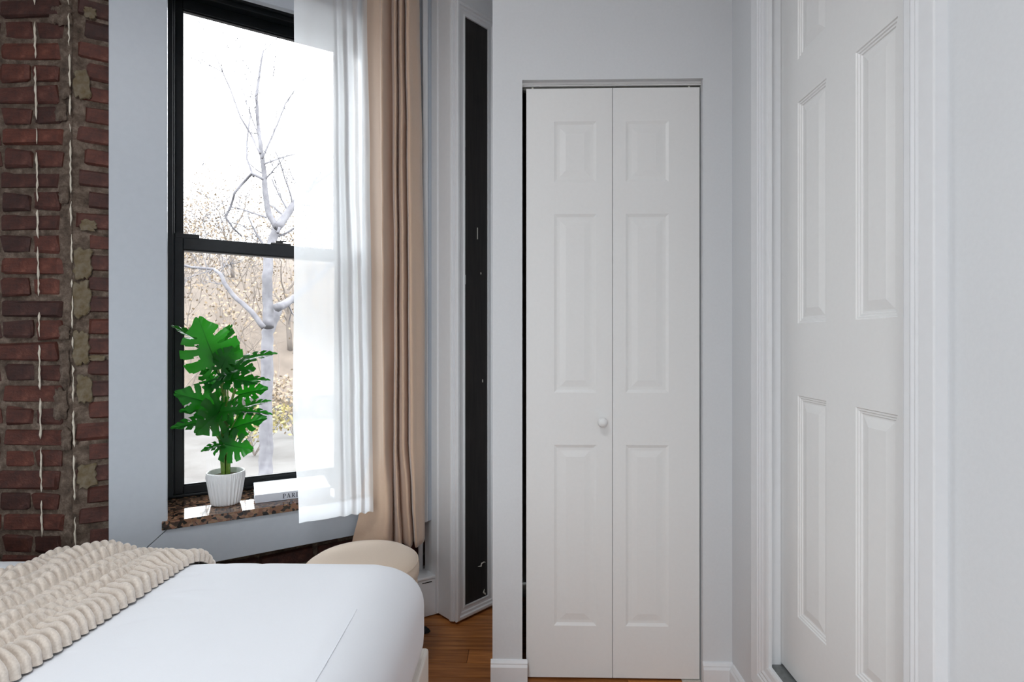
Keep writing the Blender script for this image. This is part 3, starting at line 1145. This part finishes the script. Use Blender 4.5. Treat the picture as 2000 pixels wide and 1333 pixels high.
# each row: left hem, ridge, valley, ridge, valley, ridge, valley, flat, right hem (same count in each row)
yA, yB = -.118, -.055
def crow(py, z, xs):
    ys = [-.040, -.068, -.118, -.128, -.036, -.040, -.112, -.042, -.112, -.036, -.120, -.106, -.082, -.045]
    return (z, row_px(py, list(zip(xs, ys))))
rows = [
    crow(-60, ZROD, [712, 722, 740, 746, 762, 765, 770, 776, 782, 790, 794, 803, 812, 816]),
    crow(0, 2.54, [714, 724, 741, 747, 763, 766, 771, 777, 783, 791, 795, 805, 815, 819]),
    crow(280, 1.96, [721, 730, 743, 749, 766, 768, 772, 777, 785, 794, 798, 809, 820, 824]),
    crow(560, 1.398, [726, 734, 745, 750, 769, 771, 774, 777, 787, 797, 801, 813, 824, 828]),
    crow(860, .79, [727, 735, 746, 752, 768, 770, 773, 777, 788, 797, 803, 814, 825, 829]),
    crow(985, .54, [705, 722, 745, 760, 767, 769, 776, 781, 796, 803, 808, 816, 825, 829]),
    crow(1065, .345, [686, 712, 738, 757, 767, 770, 781, 786, 801, 808, 812, 818, 826, 829]),
]
cu = curtain('beige_curtain', rows, 220, M_CURT, 2.0)
tag(cu, 'beige velvet curtain panel hanging in folds beside the window', 'curtain')

# ---- sheer curtain
def srow(py, z, xs, amp=1.0):
    ys = [-.150, -.146, -.152, -.150, -.146, -.158, -.140, -.160, -.140, -.162, -.142, -.158]
    return (z, row_px(py, list(zip(xs, ys))))
rows = [
    srow(-60, ZROD, [572, 590, 608, 628, 645, 655, 664, 674, 684, 694, 704, 716]),
    srow(0, 2.47, [574, 592, 612, 632, 650, 659, 668, 678, 688, 698, 707, 717]),
    srow(300, 1.9, [575, 594, 616, 638, 654, 663, 672, 682, 692, 702, 711, 722]),
    srow(560, 1.38, [574, 594, 618, 642, 658, 667, 678, 690, 698, 707, 715, 725]),
    srow(800, .92, [572, 592, 618, 644, 662, 671, 682, 694, 702, 710, 718, 727]),
    srow(1000, .528, [584, 600, 624, 648, 664, 675, 686, 697, 705, 713, 720, 729]),
]
sh = curtain('sheer_curtain', rows, 160, M_SHEER, 6.0, 0)
tag(sh, 'sheer white curtain panel drawn across the right side of the window', 'curtain')
# hem band
hem_v, hem_f = [], []
me = sh.data
n_u = 160
for jj in (0, 1):
    for i in range(n_u + 1):
        c = me.vertices[(120 - (0 if jj == 0 else 3)) * (n_u + 1) + i].co
        hem_v.append((c.x, c.y - .0015, c.z + (0.0 if jj == 0 else 0)))
for i in range(n_u):
    hem_f.append((i, i + 1, n_u + 2 + i, n_u + 1 + i))
mesh_obj('hem', hem_v, hem_f, M_SHEER, sh, True)

rod = empty('curtain_rod', (BAY[0], BAY[1], 0), BAY_A)
tag(rod, 'slim black double curtain rod above the window', 'curtain rod')
for nm, y, r in (('rod', -.088, .009), ('rod', -.151, .007)):
    v, f = [], []
    tube_data([(-1.05, y, ZROD + .012), (-.01, y, ZROD + .012)], [r, r], 14, v, f)
    mesh_obj(nm, v, f, M_METAL, rod, True)
for u in (-1.0, -.03):
    box('bracket', (u - .012, -.165, ZROD - .01), (u + .012, .03, ZROD + .001), M_METAL, rod, .002)

# ---- low boxed pipe cover and pipe
pc = empty('pipe_cover', (BAY[0], BAY[1], 0), BAY_A)
tag(pc, 'low white boxed pipe cover on the floor under the window', 'pipe cover')
box('cover_body', (-.93, -.032, .004), (.030, .088, .162), M_TRIM, pc, .003)
box('cover_top', (-.935, -.036, .162), (.030, .088, .174), M_TRIM, pc, .003)
box('slot', (-.055, -.0335, .148), (-.012, -.031, .1515), M_DARK, pc)
v, f = [], []
tube_data([(0, 0, 0), (0, 0, .10), (.002, .004, .18), (.004, .03, .215)], [.011] * 4, 12, v, f)
pp = mesh_obj('heating_pipe', v, f, M_TRIM, None, True)
pp.location = bay_pt(-.030, .055, .174)
tag(pp, 'short white heating pipe rising behind the curtain hem', 'pipe')

# black cloth scrap on the floor
v, f = blob_mesh(.07, .05, 77, .010)
cs = mesh_obj('cloth_scrap', [(a, c, -b) for a, b, c in v], [tuple(reversed(q)) for q in f], M_DARK, None, True)
cs.location = (-.408, 2.155, .001)
tag(cs, 'small black cloth scrap on the wood floor beside the pouf', 'cloth')

# ---- book
bk_u, bk_y = -.690, .060
bk = empty('book', bay_pt(bk_u, bk_y, ZSILL + .0006), BAY_A + R(-3))
tag(bk, 'pale grey hardcover book lying flat on the granite sill', 'book')
BW, BD, BT = .275, .205, .031
box('cover', (0, 0, 0), (BW, BD, .003), M_COVER, bk, .0008)
box('cover', (0, 0, BT - .003), (BW, BD, BT), M_COVER, bk, .0008)
box('spine', (0, -.0015, 0), (BW, .0025, BT), M_COVER, bk, .0008)
box('pages', (.005, .003, .003), (BW - .005, BD - .005, BT - .003), M_PAGES, bk)
box('cover_picture', (.065, .035, BT), (BW - .03, BD - .03, BT + .0004), M_COVER_PALE, bk)  # paler rectangle laid on the top cover
def letter_strokes(ch):
    """serif capitals in a unit cell (height 1): polygons"""
    def bar(x0, y0, x1, y1, w):
        d = Vector((x1 - x0, y1 - y0)); n = Vector((-d.y, d.x)).normalized() * w / 2
        return [(x0 + n.x, y0 + n.y), (x1 + n.x, y1 + n.y), (x1 - n.x, y1 - n.y), (x0 - n.x, y0 - n.y)]
    def arc(cx, cy, rx, ry, a0, a1, w, n=10):
        polys = []
        for i in range(n):
            t0 = R(a0 + (a1 - a0) * i / n); t1 = R(a0 + (a1 - a0) * (i + 1) / n)
            w0 = w * (.45 + .55 * abs(math.cos(t0))); w1 = w * (.45 + .55 * abs(math.cos(t1)))
            polys.append([(cx + rx * math.cos(t0), cy + ry * math.sin(t0)), (cx + rx * math.cos(t1), cy + ry * math.sin(t1)),
                          (cx + (rx - w1) * math.cos(t1), cy + (ry - w1 * .6) * math.sin(t1)), (cx + (rx - w0) * math.cos(t0), cy + (ry - w0 * .6) * math.sin(t0))])
        return polys
    S = .06
    if ch == 'I':
        return [bar(.18, 0, .18, 1, .16), bar(0, S / 2, .36, S / 2, S), bar(0, 1 - S / 2, .36, 1 - S / 2, S)], .36
    if ch == 'P':
        return [bar(.18, 0, .18, 1, .16), bar(0, S / 2, .38, S / 2, S), bar(0, 1 - S / 2, .36, 1 - S / 2, S), bar(.2, .45, .38, .45, S)] + arc(.36, .72, .30, .28, -90, 90, .16), .66
    if ch == 'R':
        return [bar(.18, 0, .18, 1, .16), bar(0, S / 2, .36, S / 2, S), bar(0, 1 - S / 2, .36, 1 - S / 2, S), bar(.2, .48, .38, .48, S), bar(.36, .48, .66, .02, .15), bar(.56, S / 2, .80, S / 2, S)] + arc(.36, .74, .29, .26, -90, 90, .16), .80
    if ch == 'A':
        return [bar(.12, 0, .40, 1, .07), bar(.40, 1, .70, 0, .16), bar(.2, .34, .6, .34, S), bar(0, S / 2, .24, S / 2, S), bar(.54, S / 2, .86, S / 2, S)], .86
    if ch == 'S':
        return arc(.28, .74, .25, .26, 40, 270, .15, 14) + arc(.28, .27, .27, .27, 90, -140, .15, 14), .58
    return [], .5
lv, lf_ = [], []
cx = 0
for ch in 'PARIS':
    polys, w = letter_strokes(ch)
    for pl in polys:
        b0 = len(lv)
        for (a, b) in pl:
            lv.append(((cx + a) * .0172, 0, b * .0172))
        lf_.append(tuple(range(b0, b0 + len(pl))))
    cx += w + .16
ltr = mesh_obj('title_lettering', lv, lf_, M_INK, bk)
ltr.location = (.098, -.0021, .0068)
ltr['label'] = 'dark serif letters reading PARIS'

# ---- potted monstera
PY = .115
pu, _ = bay_at(441, 985, PY)
pl = empty('potted_plant', bay_pt(pu, PY, ZSILL + .0005), BAY_A)
tag(pl, 'green split leaf plant in a ribbed white pot on the sill', 'plant')
NR = 28
def rib(r, z, an):
    k = (an / (2 * math.pi) * NR)
    tri = abs((k % 1) * 2 - 1)
    fade = min(1, max(0, (.121 - z) / .012)) if z > .10 else 1
    # ribs fork towards the rim
    fork = max(0, min(1, (z - .075) / .03))
    tri2 = abs(((k * 2) % 1) * 2 - 1)
    return r * (1 + .085 * ((1 - fork) * tri + fork * tri2 - .5) * fade)
pot = lathe('pot', [(.040, 0), (.046, .002), (.049, .008), (.0555, .045), (.0615, .085), (.0645, .104), (.0655, .118), (.0650, .123), (.0625, .124), (.0605, .119), (.0585, .106)], NR * 10, M_POT, pl, rib)
lathe('soil', [(.01, .100), (.0575, .102), (.05, .107), (.03, .106), (.005, .109)], 40, M_SOIL, pl)

def leaf_mesh(name, seed, slits=True, nt_=84, nw=12):
    rg = random.Random(seed)
    verts, faces = [], []
    idx = {}
    ks = [.06, .20, .37, .55] if slits else []
    holes = [(.26, .50), (.44, .40)]
    for side in (-1, 1):
        sk = [k + rg.uniform(-.02, .02) for k in ks]
        hl = rg.random()
        for i in range(nt_ + 1):
            t = i / nt_
            phi = R(150 - 128 * t ** .62)
            width = .50 * (1 - t) ** .48 * (0.80 + .35 * math.sin(math.pi * min(1, t * 1.25 + .08)))
            for j in range(nw + 1):
                w = j / nw
                rad = width * w
                ph = phi - R(14) * w * w * (1 - t)
                x = side * rad * math.sin(ph)
                y = t * 1.0 * .92 + rad * math.cos(ph) * .92
                # edges droop, midrib fold, vein ripple
                zz = .10 * w * width * 2 - .30 * (rad ** 2) - .22 * max(0, y - .2) ** 2 + .010 * math.sin(t * 34) * w
                idx[(side, i, j)] = len(verts)
                verts.append((x, y, zz))
        for i in range(nt_):
            t = (i + .5) / nt_
            for j in range(nw):
                w = (j + .5) / nw
                cut = False
                for q, s in enumerate(sk):
                    start = .34 + .14 * ((q * 7 + seed) % 3) / 3
                    if w > start and abs(t - s) < .015 + .030 * (w - start):
                        cut = True
                if slits:
                    for (hs, hw) in holes:
                        if (side > 0) == (hl > .5) and abs(t - hs + .015) < .018 and abs(w - hw) < .07:
                            cut = True
                if cut:
                    continue
                a, b, c, d = idx[(side, i, j)], idx[(side, i + 1, j)], idx[(side, i + 1, j + 1)], idx[(side, i, j + 1)]
                faces.append((a, b, c, d) if side < 0 else (d, c, b, a))
    # midrib
    tube_data([(0, y_ * .92, .004 - .22 * max(0, y_ - .2) ** 2) for y_ in (0, .2, .4, .6, .8, .97)], [.010, .009, .007, .005, .003, .001], 4, verts, faces)
    me = bpy.data.meshes.new(name)
    me.from_pydata(verts, [], faces)
    me.update()
    me.polygons.foreach_set('use_smooth', [True] * len(me.polygons))
    me.materials.append(M_LEAF)
    return me
LEAVES = [leaf_mesh('leaf', s) for s in (1, 2, 3, 4)]

def to_plant(u, y, z):
    return Vector((u - pu, y - PY, z - ZSILL - .0005))
# (base px, tip px, base depth, tip depth, width factor, roll deg)
leafs = [
    ((421, 708), (384, 617), .10, .05, .98, 8, 0),
    ((418, 690), (337, 627), .16, .15, .55, 62, 1),
    ((428, 706), (446, 628), .16, .20, .80, -40, 2),
    ((440, 716), (470, 664), .17, .22, .75, 30, 3),
    ((432, 720), (452, 676), .08, .02, .9, 35, 1),
    ((478, 703), (543, 685), .12, .06, .45, 58, 0),
    ((445, 724), (497, 718), .09, -.02, .80, 50, 2),
    ((432, 738), (506, 744), .08, .00, .75, 42, 3),
    ((420, 752), (395, 716), .12, .16, .9, 20, 1),
    ((468, 745), (531, 738), .14, .12, .50, 60, 3),
    ((466, 772), (524, 756), .13, .08, .75, -25, 1),
    ((482, 794), (531, 779), .12, .08, .40, 55, 2),
    ((420, 792), (341, 765), .10, .03, .82, -18, 0),
    ((432, 800), (384, 850), .07, -.02, 1.0, -28, 2),
    ((420, 800), (348, 800), .12, .08, .6, 40, 3),
    ((400, 826), (331, 833), .09, .035, .50, 40, 1),
    ((430, 806), (480, 796), .06, -.01, .75, 38, 0),
    ((470, 804), (537, 806), .11, .09, .38, 50, 3),
    ((452, 838), (522, 812), .11, .06, .72, -30, 2),
    ((438, 868), (494, 880), .07, .00, 1.02, 12, 3),
    ((436, 868), (390, 880), .08, .05, .55, 48, 1),
]
soil_pts = []
for li, ((bx, by), (tx, ty), yb, yt, wf, roll, var) in enumerate(leafs):
    ub, zb = bay_at(bx, by, yb)
    ut, zt = bay_at(tx, ty, yt)
    B = to_plant(ub, yb, zb)
    Tt = to_plant(ut, yt, zt)
    ax = Tt - B
    L = ax.length
    yv = ax.normalized()
    # camera direction in the plant frame
    mid = (B + Tt) / 2
    camv = Vector((-.855 - pu, -2.179 - PY, CAM_H - ZSILL)) - mid
    nv = camv - yv * camv.dot(yv)
    nv.normalize()
    nv = Matrix.Rotation(R(roll), 3, yv) @ nv
    if nv.z < -.2:
        nv = Matrix.Rotation(R(-2 * roll), 3, yv) @ nv
    xv = yv.cross(nv)
    Mx = Matrix.Identity(4)
    sc_ = L / 1.0
    for r_ in range(3):
        Mx[r_][0] = xv[r_] * sc_ * wf * 1.12
        Mx[r_][1] = yv[r_] * sc_
        Mx[r_][2] = nv[r_] * sc_ * .9
        Mx[r_][3] = B[r_]
    me = LEAVES[var].copy()
    me.transform(Mx)
    o = bpy.data.objects.new('leaf', me)
    COL.objects.link(o)
    o.parent = pl
    # petiole
    rg = random.Random(li)
    a = rg.uniform(0, 6.28)
    s0 = Vector((.012 * math.cos(a), .012 * math.sin(a), .110))
    k1 = Vector((s0.x * 1.6, s0.y * 1.6, .110 + (B.z - .11) * .45))
    k2 = Vector((B.x * .75 + s0.x * .25, B.y * .75 + s0.y * .25, B.z - .02))
    pts = []
    for q in range(9):
        t = q / 8
        c = s0 * (1 - t) ** 3 + k1 * 3 * t * (1 - t) ** 2 + k2 * 3 * t * t * (1 - t) + B * t ** 3
        pts.append(c)
    v, f = [], []
    tube_data(pts, [.0042 - .0022 * q / 8 for q in range(9)], 7, v, f)
    mesh_obj('stem', v, f, M_STEM, pl, True)

# ------------------------------------------------------------------ OUTSIDE
ZG = -1.25
gr = box('ground_street', (-70, -40, ZG - .3), (60, 26, ZG), M_STREET)
structure(gr, 'pale street surface below the window', 'street')
HD = 19.0
def hill_h(d):
    return ZG + 10.0 * (1 - math.exp(-(max(d, HD) - HD) / 12.0))
verts, faces = [], []
NA, ND = 60, 40
for j in range(ND + 1):
    d = HD - .5 + 45 * (j / ND) ** 1.2
    for i in range(NA + 1):
        a = R(-75 + 120 * i / NA)      # measured from the camera heading, left negative
        h = hill_h(d) - .1 + .6 * noise.noise(Vector((d * .2, a * 6, 2))) * min(1, max(0, (d - HD) / 3))
        verts.append((math.sin(a) * d, math.cos(a) * d, h))
for j in range(ND):
    for i in range(NA):
        k = j * (NA + 1) + i
        faces.append((k, k + 1, k + NA + 2, k + NA + 1))
hill = mesh_obj('hill', verts, faces, M_LITTER, None, True)
structure(hill, 'leaf strewn park slope rising behind the street tree', 'hill')

def grow(verts, faces, p, d, L, r, depth, rg, tips, n=5):
    pts, rads = [p.copy()], [r]
    steps = max(3, int(4 + depth))
    dd = d.copy()
    for s in range(steps):
        dd = (dd + Vector((rg.uniform(-1, 1), rg.uniform(-1, 1), rg.uniform(-.6, 1))) * .17).normalized()
        p = p + dd * (L / steps)
        pts.append(p.copy())
        rads.append(r * (1 - .55 * (s + 1) / steps))
    tube_data(pts, rads, n if r > .02 else 3, verts, faces, False)
    if depth <= 0:
        tips.append(p.copy())
        return
    for k in range(rg.randint(2, 4)):
        i = rg.randint(max(1, steps // 2 - 1), steps)
        ax = dd.orthogonal().normalized()
        ax.rotate(Matrix.Rotation(rg.uniform(0, 6.28), 3, dd))
        nd = (dd * rg.uniform(.5, 1.0) + ax * rg.uniform(.4, .9) + Vector((0, 0, .12))).normalized()
        grow(verts, faces, pts[i], nd, L * rg.uniform(.5, .78), max(.004, rads[i] * rg.uniform(.5, .72)), depth - 1, rg, tips, n)

def make_tree(name, base, height, r, seed, label, depth=4, leaves=0, group=None, leafsize=.07):
    rg = random.Random(seed)
    t = empty(name, base)
    tv, tf = [], []
    p = Vector((0, 0, -.2))
    d = Vector((rg.uniform(-.12, .12), rg.uniform(-.12, .12), 1)).normalized()
    trunk_h = height * .36
    pts = [p + d * trunk_h * k / 5 + Vector((rg.uniform(-1, 1), rg.uniform(-1, 1), 0)) * r * .4 for k in range(6)]
    tube_data(pts, [r * (1.25 - .45 * k / 5) for k in range(6)], 8, tv, tf)
    mesh_obj('trunk', tv, tf, M_BARK2, t, True)
    bv, bf_ = [], []
    tips = []
    for k in range(rg.randint(3, 5)):
        an = rg.uniform(0, 6.28)
        nd = Vector((math.cos(an) * .65, math.sin(an) * .65, rg.uniform(.6, 1.1))).normalized()
        grow(bv, bf_, pts[rg.choice((3, 4, 5))], nd, height * .34, r * .6, depth, rg, tips)
    mesh_obj('branches', bv, bf_, M_BARK2, t, False)
    if leaves:
        lv, lf = [], []
        for k in range(leaves):
            c = rg.choice(tips) + Vector((rg.gauss(0, .25), rg.gauss(0, .25), rg.gauss(0, .25)))
            a = Vector((rg.uniform(-1, 1), rg.uniform(-1, 1), rg.uniform(-1, 1))).normalized() * leafsize
            b = a.orthogonal().normalized() * leafsize * .6
            i0 = len(lv)
            lv += [c - a, c + b, c + a, c - b]
            lf.append((i0, i0 + 1, i0 + 2, i0 + 3))
        lo = mesh_obj('foliage', lv, lf, M_DRYLEAF, t)
        lo['kind'] = 'stuff'
    tag(t, label, 'tree', group)
    return t

# main tree close to the window, its limbs laid out one by one
DM = 8.0
mt_base = at_dist(520, 980, DM)
tree = empty('street_tree', (mt_base.x, mt_base.y, ZG))
tag(tree, 'pale barked bare street tree forking just outside the window', 'tree')
def limb(name, pts_px, r0, r1, seed, mat=M_BARK, twigs=6, dd=0.6):
    rg = random.Random(seed)
    P = [at_dist(x, y, DM + dd * i / max(1, len(pts_px) - 1) + rg.uniform(-.1, .1)) - tree.location for i, (x, y) in enumerate(pts_px)]
    # refine
    Q = []
    for i in range(len(P) - 1):
        for k in range(4):
            Q.append(P[i].lerp(P[i + 1], k / 4) + Vector((rg.uniform(-1, 1), rg.uniform(-1, 1), rg.uniform(-1, 1))) * r0 * .10)
    Q.append(P[-1])
    n = len(Q)
    rad = [r0 + (r1 - r0) * i / (n - 1) for i in range(n)]
    v, f = [], []
    tube_data(Q, rad, 8, v, f)
    tips = []
    for k in range(twigs):
        i = rg.randint(n // 4, n - 1)
        ax = (Q[min(n - 1, i + 1)] - Q[i - 1]).normalized()
        o_ = ax.orthogonal().normalized()
        o_.rotate(Matrix.Rotation(rg.uniform(0, 6.28), 3, ax))
        grow(v, f, Q[i], (ax * .6 + o_ * .8).normalized(), rg.uniform(.35, .8), max(.006, rad[i] * .35), 2, rg, tips)
    return mesh_obj(name, v, f, mat, tree, True)
g0 = at_dist(520, 980, DM)
limb('trunk', [(519, 976), (520, 900), (520, 800), (521, 700), (522, 650), (536, 618), (543, 600)], .100, .072, 1, twigs=0)
limb('branch', [(524, 640), (523, 590), (522, 540), (523, 500), (532, 470), (541, 443)], .075, .06, 2, twigs=2)
limb('branch', [(543, 602), (560, 592), (578, 580), (620, 545), (690, 470)], .062, .035, 3, twigs=6)
limb('branch', [(515, 640), (490, 608), (454, 576), (440, 556), (432, 537), (418, 526), (375, 523), (330, 512)], .038, .014, 4, twigs=10)
limb('branch', [(541, 445), (560, 420), (575, 396), (610, 360), (660, 325), (720, 280)], .060, .03, 5, twigs=8)
limb('branch', [(541, 445), (525, 420), (518, 375), (515, 330), (510, 290), (505, 250), (500, 190), (506, 150), (514, 100)], .048, .012, 6, twigs=9)
limb('branch', [(514, 350), (492, 339), (474, 358), (458, 377), (452, 400), (440, 424), (455, 445), (472, 462)], .020, .011, 7, twigs=8)
limb('branch', [(508, 300), (490, 262), (470, 230), (450, 175), (430, 130), (418, 100)], .016, .006, 8, twigs=7)
limb('branch', [(512, 310), (530, 270), (545, 235), (556, 205), (580, 170), (600, 150)], .014, .006, 9, twigs=7)
limb('branch', [(495, 345), (482, 310), (482, 280), (486, 245), (490, 220)], .016, .008, 10, twigs=6)
limb('branch', [(520, 425), (490, 415), (470, 408), (450, 405)], .014, .008, 12, twigs=6)
limb('branch', [(517, 320), (550, 308), (580, 300)], .014, .008, 13, twigs=5)
limb('branch', [(543, 455), (552, 420), (535, 405), (522, 398)], .02, .012, 14, twigs=3)

# trees on the slope, each one on its own
rg = random.Random(21)
PARK = [(345, 21, 6.5, 'slim bare tree at the foot of the park slope, leftmost through the glass'),
        (565, 22, 6.5, 'bare tree at the foot of the park slope just right of the street tree'),
        (455, 29, 6.0, 'bare tree halfway up the park slope behind the plant leaves'),
        (665, 30, 6.0, 'bare tree halfway up the park slope seen through the sheer curtain'),
        (372, 39, 6.0, 'far bare tree near the crest at the left edge of the glass'),
        (535, 40, 6.0, 'far bare tree near the crest directly behind the street tree')]
for i, (px, d, h, lab) in enumerate(PARK):
    q = at_dist(px, 700, d)
    make_tree('park_tree', (q.x, q.y, hill_h(d)), h, rg.uniform(.06, .09), 100 + i, lab, 4, 350, 'trees on the park slope', .055)
# low stone park wall along the far side of the street
verts, faces = [], []
NA = 60
for i in range(NA + 1):
    a = R(-65 + 90 * i / NA)
    for (d, z) in ((HD - 1.2, ZG), (HD - 1.2, ZG + .72), (HD - .8, ZG + .72), (HD - .8, ZG)):
        verts.append((math.sin(a) * d, math.cos(a) * d, z))
for i in range(NA):
    for k in range(3):
        faces.append((4 * i + k, 4 * i + k + 1, 4 * i + 5 + k, 4 * i + 4 + k))
pw = mesh_obj('park_wall', verts, faces, M_STREET)
structure(pw, 'low pale stone wall between street and park slope', 'wall')
# two shrubs by the kerb
for i, (px, d, h, lab) in enumerate([(497, 12.5, 1.0, 'yellowing shrub by the street seen just right of the plant pot'),
                                     (575, 14.5, 1.3, 'dry shrub by the street seen at the sheer curtain edge')]):
    q = at_dist(px, 800, d)
    t = empty('street_shrub', (q.x, q.y, ZG))
    bv, bf_, tips = [], [], []
    r_ = random.Random(300 + i)
    for k in range(7):
        grow(bv, bf_, Vector((0, 0, 0)), Vector((r_.uniform(-.6, .6), r_.uniform(-.6, .6), 1)).normalized(), h * .6, .014, 2, r_, tips)
    mesh_obj('branches', bv, bf_, M_BARK2, t)
    lv, lf = [], []
    for k in range(420):
        c = r_.choice(tips) + Vector((r_.gauss(0, .12), r_.gauss(0, .12), r_.gauss(0, .1)))
        a = Vector((r_.uniform(-1, 1), r_.uniform(-1, 1), r_.uniform(-1, 1))).normalized() * .05
        b = a.orthogonal().normalized() * .03
        i0 = len(lv)
        lv += [c - a, c + b, c + a, c - b]
        lf.append((i0, i0 + 1, i0 + 2, i0 + 3))
    lo = mesh_obj('foliage', lv, lf, M_YELLOW if i == 0 else M_DRYLEAF, t)
    lo['kind'] = 'stuff'
    tag(t, lab, 'shrub')
# low brush covering the slope
bv, bf_ = [], []
tips = []
rg = random.Random(77)
for i in range(260):
    d = rg.uniform(19.5, 42)
    q = at_dist(rg.uniform(280, 780), 700, d)
    grow(bv, bf_, Vector((q.x, q.y, hill_h(d) - .2)), Vector((rg.uniform(-.5, .5), rg.uniform(-.5, .5), 1)).normalized(), rg.uniform(1.2, 2.6), .022, 2, rg, tips)
brush = mesh_obj('undergrowth', bv, bf_, M_BARK2, hill)
brush['kind'] = 'stuff'
lv, lf = [], []
for k in range(9000):
    c = rg.choice(tips) + Vector((rg.gauss(0, .35), rg.gauss(0, .35), rg.gauss(0, .3)))
    a = Vector((rg.uniform(-1, 1), rg.uniform(-1, 1), rg.uniform(-1, 1))).normalized() * .06
    b = a.orthogonal().normalized() * .04
    i0 = len(lv)
    lv += [c - a, c + b, c + a, c - b]
    lf.append((i0, i0 + 1, i0 + 2, i0 + 3))
dl = mesh_obj('dry_leaves', lv, lf, M_DRYLEAF, hill)
dl['kind'] = 'stuff'
